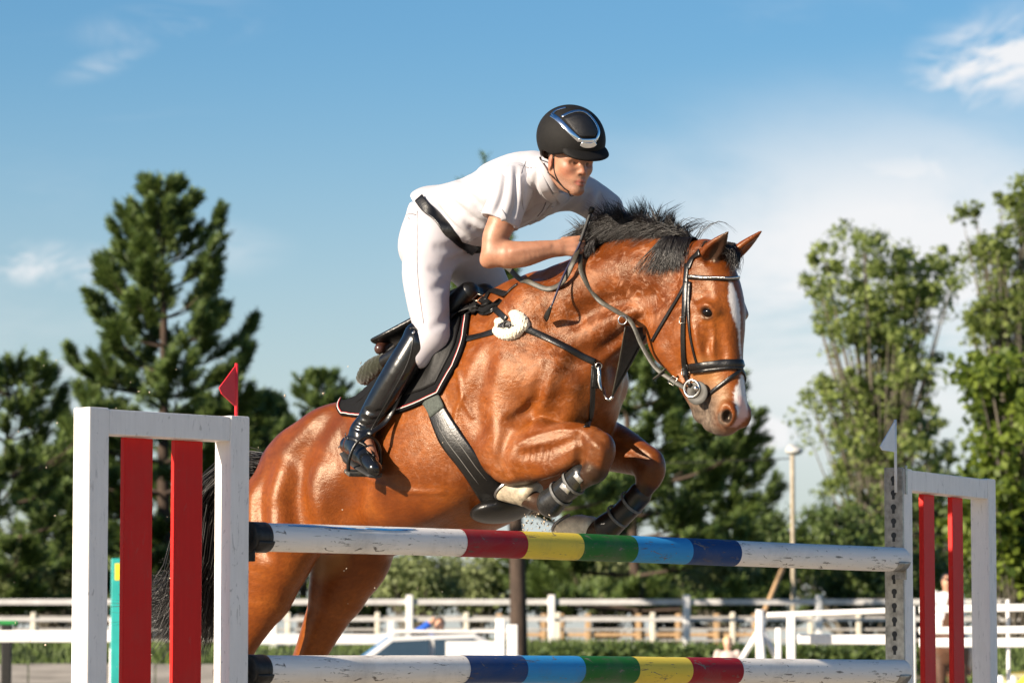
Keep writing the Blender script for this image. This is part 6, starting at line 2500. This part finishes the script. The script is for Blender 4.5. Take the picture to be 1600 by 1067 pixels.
def fence(name, label, Y, posts, ytop, rails, wp, m_p, m_r, px0, px1, extra=()):
    o = empty(name, None, label, 'fence', 'rail fences behind the arena')
    for i, x in enumerate(posts):
        bx = W(x, 1000, Y)[0]
        zt_ = W(x, ytop, Y)[2]
        zg = float(ground_z(bx, Y))
        bm = bmesh.new()
        w = wp / 2
        add_box(bm, (bx - w, Y - w, zg - .3), (bx + w, Y + w, zt_))
        bm_obj('post', bm, m_p, o, bevel=.02)
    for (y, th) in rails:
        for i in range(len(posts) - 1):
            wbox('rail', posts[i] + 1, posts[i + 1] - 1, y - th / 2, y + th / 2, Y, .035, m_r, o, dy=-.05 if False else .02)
    return o


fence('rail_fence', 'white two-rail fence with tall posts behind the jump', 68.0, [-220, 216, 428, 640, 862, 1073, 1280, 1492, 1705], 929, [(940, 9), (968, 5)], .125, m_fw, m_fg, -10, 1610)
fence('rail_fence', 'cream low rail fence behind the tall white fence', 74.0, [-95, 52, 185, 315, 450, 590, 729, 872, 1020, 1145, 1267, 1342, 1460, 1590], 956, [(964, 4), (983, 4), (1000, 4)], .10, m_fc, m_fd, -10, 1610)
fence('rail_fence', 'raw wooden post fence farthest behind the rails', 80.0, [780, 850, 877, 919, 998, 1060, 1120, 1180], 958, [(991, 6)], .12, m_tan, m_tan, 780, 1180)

# white arena furniture on the sand, beyond the jump
jb = empty('plank_jump', None, 'white plank jump at the left edge of the picture beyond the standard', 'jump', 'white jumps standing beyond')
wbox('plank', -60, 180, 984, 1003, 33.0, .03, m_fw, jb)
wbox('post', -66, -56, 940, 1180, 33.0, .08, m_fw, jb)
wbox('post', 172, 186, 965, 1190, 33.1, .08, m_fw, jb)
jb = empty('plank_jump', None, 'white plank jump right of the horse\'s hind legs', 'jump', 'white jumps standing beyond')
wbox('plank', 395, 606, 990, 1006, 63.0, .05, m_fw, jb)
wbox('post', 385, 395, 970, 1110, 63.0, .12, m_fw, jb)
wbox('post', 606, 616, 970, 1110, 63.0, .12, m_fw, jb)
jb = empty('jump_post', None, 'taller white post right of the white car', 'post', 'white posts beside the car')
wbox('post_shaft', 774, 789, 966, 1190, 40.0, .10, m_fw, jb)
wbox('post_foot', 762, 801, 1170, 1178, 40.0, .4, m_fw, jb)
jb = empty('jump_post', None, 'shorter white post beside the dark pine trunk', 'post', 'white posts beside the car')
wbox('post_shaft', 792, 809, 975, 1190, 39.0, .10, m_fw, jb)
wbox('post_foot', 780, 821, 1166, 1172, 39.0, .4, m_fw, jb)
jb = empty('rail_jump', None, 'white rail jump standing left of the perforated metal strip', 'jump', 'white jumps standing beyond')
wbox('rail', 1198, 1420, 956, 965, 32.0, .06, m_fw, jb, slope=8)
wbox('post', 1229, 1244, 962, 1195, 32.0, .085, m_fw, jb)
wbox('post', 1211, 1222, 980, 1195, 32.3, .07, m_fw, jb)
wbox('plank', 1246, 1420, 990, 1006, 32.2, .03, m_fw, jb, slope=-1)
wbox('post', 1420, 1432, 946, 1195, 32.0, .08, m_fw, jb)
jb = empty('rail_jump', None, 'white rails beyond the far standard at the right edge of the picture', 'jump', 'white jumps standing beyond')
wbox('rail', 1436, 1640, 946, 958, 31.0, .05, m_fw, jb, slope=4)
wbox('rail', 1436, 1640, 979, 991, 31.0, .05, m_fw, jb, slope=2)
wbox('plank', 1436, 1640, 996, 1011, 30.8, .03, m_fw, jb)
wbox('post', 1572, 1580, 936, 1200, 31.2, .08, m_fw, jb)
# saw-horse
swo = empty('saw_horse', Matrix.Translation(Vector((W(1188, 1000, 52)[0], 52.0, 0))), 'white three-legged pole stand left of the rail jump', 'stand')
zt_ = W(1188, 952, 52)[2]
tube('post', [(0, 0, .55), (0, 0, zt_)], .06, m_fw, swo, n=3, sides=8)
for dx, dy in ((-.30, .05), (.28, .1), (.02, -.3)):
    tube('leg', [(0, 0, 1.40), (dx * 1.2, dy, .80), (dx * 2.4, dy * 1.9, 0.0)], [.045, .042, .04], m_fw, swo, n=5, sides=6)
# low hedge along the bank
leafy(1110, 1012, 1110, 37.0, [(870 + 48 * i, 1026, 34, 12, .22) for i in range(14)], m_drk, 'low clipped dark hedge along the bank beyond the rails', 77, name='hedge', cat='hedge', group=None, leaf=.05, per=70, n_cl=260, clr=.13, trunk_r=0)

# lamp post with brace and wire
lpo = empty('lamp_post', Matrix.Translation(Vector((W(1240, 1000, 72)[0], 72.0, float(ground_z(0, 72))))), 'wooden lamp post with a round lamp head', 'lamp post')
zt_ = W(1240, 706, 72)[2] - float(ground_z(0, 72))
tube('pole', [(0, 0, -.2), (0, 0, zt_)], [.048, .042], simple('weathered_pole_wood', (.36, .31, .23), .85, var=.25, scale=8), lpo, n=6)
q = Sculpt().ell((.03, 0, zt_ + .02), (.17, .15, .085), None, k=.01).ell((-.01, 0, zt_ + .07), (.09, .09, .08), None, k=.03)
v_, f_ = q.mesh((-.35, -.35, zt_ - .2), (.4, .35, zt_ + .3), cell=.015)
mesh_obj('lamp_head', v_, f_, simple('grey_lamp_shell', (.50, .50, .48), .4, var=.2), lpo)
tube('wire', [(0, 0, zt_ - .12), (-1.5, .3, zt_ - .16), (-4, 1, zt_ - .22)], .010, m_dark, lpo, n=10, sides=4)
bro = empty('wooden_brace', None, 'slanted raw wooden brace leaning left of the lamp post', 'brace')
tube('beam', [W(1186, 975, 71), W(1223, 888, 72)], .055, m_tan, bro, n=3, sides=6)

# teal jump filler behind the near standard
tfo = empty('teal_filler', None, 'teal filler board with a yellow spot behind the red-flagged standard', 'filler')
wbox('board', 174, 190, 872, 1190, 31.0, .04, simple('teal_paint', (.01, .30, .27), .5, var=.15), tfo)
wbox('yellow_spot', 180, 189, 880, 906, 31.0, .004, simple('yellow_paint', (.75, .58, .03), .5, var=.1), tfo, dy=-.0235, bevel=0)
gro = empty('green_rail', None, 'green rail on a dark post at the left edge of the picture', 'rail')
wbox('rail', -30, 28, 969, 976, 35.0, .05, simple('green_paint', (.02, .22, .05), .5, var=.2), gro)
wbox('post', 3, 16, 976, 1180, 35.0, .08, m_dark, gro)


# ------------------------------------------------------------------ people and cars far behind
def figure(px, Y, label, pose, cloth, legs, hairc, skinc=(.50, .27, .17), yaw=0.0, scale=1.0, hat=None):
    bx = W(px, 1000, Y)[0]
    o = empty('person', Matrix.Translation((bx, Y, 0)) @ Matrix.Rotation(yaw, 4, 'Z') @ Matrix.Scale(scale, 4), label, 'person', None)
    ms = simple('skin_far_%d' % px, skinc, .55, var=.1, scale=20)
    j = pose
    b = Sculpt()
    hd = np.array(j['head'])
    b.ell(hd, (.078, .095, .118), None, k=.01)
    b.chain([hd - (0, 0, .08), j['neck'], j['chest']], [.05, .052, .09], k=.03)
    b.ell(hd + np.array(j.get('face', (0, -.09, -.01))), (.018, .022, .028), None, k=.015)
    b.loft([j['chest'], j['hips']], [.10, .11], [.16, .15], (0, 1, 0), k=.04)
    for s in ('l', 'r'):
        b.chain([j['sh' + s], j['el' + s], j['ha' + s]], [.05, .042, .032], k=.03)
        h_ = np.array(j['ha' + s])
        d_ = nrm(h_ - np.array(j['el' + s]))
        b.ell(h_ + d_ * .05, (.04, .03, .045), None, k=.02)
        b.chain([j['hips'], np.array(j['kn' + s]), np.array(j['an' + s])], [.10, .06, .042], k=.04)
        f_ = np.array(j['an' + s])
        b.chain([f_, f_ + (0, -.15, -.03)], [.045, .032], k=.02)
    v_, f_ = b.mesh((-.9, -.9, -.05), (.9, .9, 2.0), cell=.014)
    mesh_obj('body', v_, f_, ms, o)
    c = Sculpt()
    c.loft([np.array(j['neck']) - (0, 0, .03), j['chest'], j['hips']], [.06, .125, .135], [.09, .185, .175], (0, 1, 0), k=.04)
    for s in ('l', 'r'):
        c.chain([j['sh' + s], j['el' + s], np.array(j['el' + s]) + (np.array(j['ha' + s]) - np.array(j['el' + s])) * .8], [.075, .062, .05], k=.04)
    v_, f_ = c.mesh((-.9, -.9, .3), (.9, .9, 2.0), cell=.014)
    mesh_obj('jacket', v_, f_, simple('cloth_%d' % px, cloth, .85, var=.2, scale=12), o)
    t = Sculpt()
    for s in ('l', 'r'):
        t.chain([np.array(j['hips']) - (0, 0, .05), np.array(j['kn' + s]), np.array(j['an' + s]) + (0, 0, .05)], [.13, .08, .06], k=.04)
    v_, f_ = t.mesh((-.9, -.9, 0), (.9, .9, 1.3), cell=.016)
    mesh_obj('trousers', v_, f_, simple('trousers_%d' % px, legs, .85, var=.2, scale=12), o)
    hr_o = Sculpt()
    hr_o.ell(hd + (0, .032, .034), (.090, .098, .104), None, k=.01)
    if hat:
        hr_o.ell(hd + (0, -.10, .05), (.08, .08, .014), None, k=.01)
    v_, f_ = hr_o.mesh(hd - .22, hd + .22, cell=.012)
    mesh_obj('helmet' if hat else 'hair', v_, f_, simple('hair_%d' % px, hairc, .6, var=.3, scale=30), o)
    return o


stand = dict(neck=(0, .0, 1.42), chest=(0, .02, 1.28), hips=(0, .03, .92), shl=(.18, .02, 1.38), shr=(-.18, .02, 1.38), ell=(.24, .05, 1.10), elr=(-.24, .05, 1.10),
             hal=(.20, -.12, .92), har=(-.20, -.12, .92), knl=(.10, -.02, .50), knr=(-.10, -.02, .50), anl=(.10, .02, .09), anr=(-.10, .02, .09), head=(0, -.02, 1.58))
lean_ = dict(stand, head=(.03, -.16, 1.56), neck=(.01, -.10, 1.46), chest=(0, -.04, 1.32), hips=(0, .10, .92), shl=(.18, -.06, 1.42), shr=(-.18, -.06, 1.42), ell=(.36, -.32, 1.40), elr=(-.36, -.32, 1.41),
             hal=(.10, -.36, 1.39), har=(-.10, -.34, 1.62))
sit = dict(stand, hips=(0, .05, .90), knl=(.30, -.18, .62), knr=(-.30, -.18, .62), anl=(.32, -.02, .20), anr=(-.32, -.02, .20), hal=(.06, -.40, 1.0), har=(-.06, -.40, 1.0), ell=(.22, -.10, 1.12), elr=(-.22, -.10, 1.12))
figure(684, 60.9, 'person in a blue jacket resting folded arms on the white car roof', lean_, (.015, .10, .50), (.05, .05, .06), (.018, .014, .012))
figure(1137, 58.0, 'fair-haired child standing with head just above the lower pole', stand, (.55, .45, .40), (.10, .10, .12), (.60, .42, .20), skinc=(.60, .36, .25), scale=.80)


def car(px, Y, yaw, body, label, stripe=None):
    bx = W(px, 1000, Y)[0]
    o = empty('parked_car', Matrix.Translation((bx, Y, 0)) @ Matrix.Rotation(yaw, 4, 'Z'), label, 'car', 'cars parked beyond the arena')
    prof = [(-2.1, .32), (-2.12, .62), (-1.95, .80), (-1.15, .92), (-.55, 1.38), (.75, 1.42), (1.55, 1.02), (2.0, .92), (2.08, .60), (2.05, .32)]
    bm = bmesh.new()
    rows = []
    for y, ins in ((-.84, .10), (-.78, .0), (.78, .0), (.84, .10)):
        rows.append([bm.verts.new((x * (1 - ins * .12), y * (1.0 if z < .95 else .86), .32 + (z - .32) * (1 - ins * .25))) for x, z in prof])
    n = len(prof)
    for i in range(3):
        for k_ in range(n):
            bm.faces.new((rows[i][k_], rows[i][(k_ + 1) % n], rows[i + 1][(k_ + 1) % n], rows[i + 1][k_]))
    bm.faces.new(rows[0][::-1])
    bm.faces.new(rows[3])
    bmesh.ops.recalc_face_normals(bm, faces=bm.faces)
    bm_obj('body', bm, body, o, bevel=.04, seg=3)
    m_gl = simple('car_glass', (.03, .05, .07), .08, var=.1, coat=.5)
    for sy in (-1, 1):
        for q_ in ([(-.95, .97), (-.52, 1.30), (.05, 1.33), (.05, .99)], [(.12, .99), (.12, 1.33), (.72, 1.35), (1.22, 1.03)]):
            V_ = [(x, sy * (.832 if z < 1.1 else .742), z) for x, z in q_] + [(x, sy * (.815 if z < 1.1 else .725), z) for x, z in q_]
            mesh_obj('window', V_, [(0, 1, 2, 3), (4, 7, 6, 5), (0, 4, 5, 1), (1, 5, 6, 2), (2, 6, 7, 3), (3, 7, 4, 0)], m_gl, o, smooth=False)
        for wx in (-1.35, 1.32):
            w_o = tube('wheel', [(wx, sy * .72, .31), (wx, sy * .87, .31)], .31, simple('tyre', (.02, .02, .02), .8), o, n=3, sides=22)
            tube('rim', [(wx, sy * .80, .31), (wx, sy * .882, .31)], .19, m_steel, w_o, n=3, sides=14)
        hl_ = tube('headlight', [(-2.04, sy * .58, .70), (-2.11, sy * .58, .69)], .08, simple('lamp_glass', (.8, .8, .8), .1), o, n=3, sides=10)
    m_gl = simple('sky_tinted_windscreen', (.06, .22, .48), .12, var=.15, coat=.5)  # blue sky reflection put into the windscreen's base colour
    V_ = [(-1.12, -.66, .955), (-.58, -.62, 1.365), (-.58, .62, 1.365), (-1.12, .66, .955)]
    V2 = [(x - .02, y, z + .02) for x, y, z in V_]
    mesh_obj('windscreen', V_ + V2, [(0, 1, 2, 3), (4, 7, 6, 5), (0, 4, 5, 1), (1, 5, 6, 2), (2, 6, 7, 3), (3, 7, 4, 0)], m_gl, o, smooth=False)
    if stripe:
        for (z0, z1, c) in stripe:
            V_ = [(x, -.8455, z) for x, z in ((-1.9, z0), (1.9, z0 + .08), (1.9, z1 + .08), (-1.9, z1))]
            mesh_obj('stripe', V_, [(0, 1, 2, 3)], c, o, smooth=False)
    return o


vc = car(668, 60.0, 0.0, simple('white_car_paint', (.55, .55, .54), .3, coat=.4, var=.05), 'white car with windscreen tinted by painted sky reflection, the person in blue behind its roof')
box('roof_panel', (-.52, -.66, 1.43), (1.25, .66, 1.475), m_fw, vc, bevel=.015)
box('rear_panel', (.30, -.875, .42), (1.15, -.85, 1.30), m_fw, vc, bevel=.01)
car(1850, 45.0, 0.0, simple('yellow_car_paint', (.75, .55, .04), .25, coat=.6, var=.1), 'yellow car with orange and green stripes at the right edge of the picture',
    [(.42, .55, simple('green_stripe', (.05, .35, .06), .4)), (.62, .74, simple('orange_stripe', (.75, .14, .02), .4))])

# a mounted rider waiting behind the far wing
MX = W(1480, 1000, 59)[0]
MM = Matrix.Translation((MX, 59.0, 0))
ho = empty('horse', MM, 'brown horse waiting under the rider in white, behind the red slats', 'horse')
q = Sculpt()
q.loft([(0, .75, 1.25), (0, .3, 1.2), (0, -.35, 1.2), (0, -.65, 1.25)], [.26, .33, .34, .22], [.26, .29, .27, .2], (0, 0, 1), k=.05)
q.chain([(0, -.6, 1.35), (0, -.9, 1.7), (0, -1.02, 1.88)], [.2, .13, .1], k=.08)
q.chain([(0, -1.0, 1.86), (0, -1.2, 1.66), (0, -1.36, 1.46)], [.11, .09, .065], k=.04)
for sx in (-1, 1):
    q.chain([(sx * .06, -.98, 1.92), (sx * .08, -1.0, 2.06)], [.035, .01], k=.02)
    q.chain([(sx * .16, -.5, 1.15), (sx * .16, -.52, .62), (sx * .16, -.5, .12), (sx * .16, -.56, .03)], [.13, .07, .045, .06], k=.04)
    q.chain([(sx * .17, .75, 1.15), (sx * .17, .62, .72), (sx * .17, .82, .5), (sx * .17, .78, .1), (sx * .17, .72, .03)], [.18, .1, .06, .045, .06], k=.04)
v_, f_ = q.mesh((-.5, -1.6, -.05), (.5, 1.2, 2.2), cell=.022)
mesh_obj('body', v_, f_, simple('brown_coat', (.085, .04, .022), .5, var=.3), ho)
tube('tail', [(0, 1.0, 1.3), (0, 1.12, 1.0), (0, 1.08, .6)], [.05, .07, .03], m_hair, ho, n=10)
mr = figure(1480, 59.0, 'mounted rider in white shirt and black helmet seen between the red slats', sit, (.72, .72, .73), (.55, .54, .53), (.012, .012, .014), hat=True)
mr.location.z = .62

# sand kicked up by the hooves
sp = []
for i in range(150):
    if rng.random() < .5:
        x, y, Y = rng.uniform(815, 870), rng.uniform(802, 835), rng.uniform(14.4, 14.9)
    else:
        x, y, Y = rng.uniform(20, 700), rng.uniform(560, 1060), rng.uniform(13.6, 16)
    c = W(x, y, Y)
    r = rng.uniform(.0015, .0042)
    t = np.array([(1, 1, 1), (1, -1, -1), (-1, 1, -1), (-1, -1, 1)]) * r
    sp.append((c + t @ nrm(rng.normal(size=(3, 3))), [(0, 1, 2), (0, 3, 1), (0, 2, 3), (1, 3, 2)]))
V, F = join_data(sp)
o_ = mesh_obj('flying_sand', V, F, simple('sand_grain', (.55, .45, .33), .9))
tag(o_, 'grains of sand thrown up round the jumping horse', 'sand', kind='stuff')
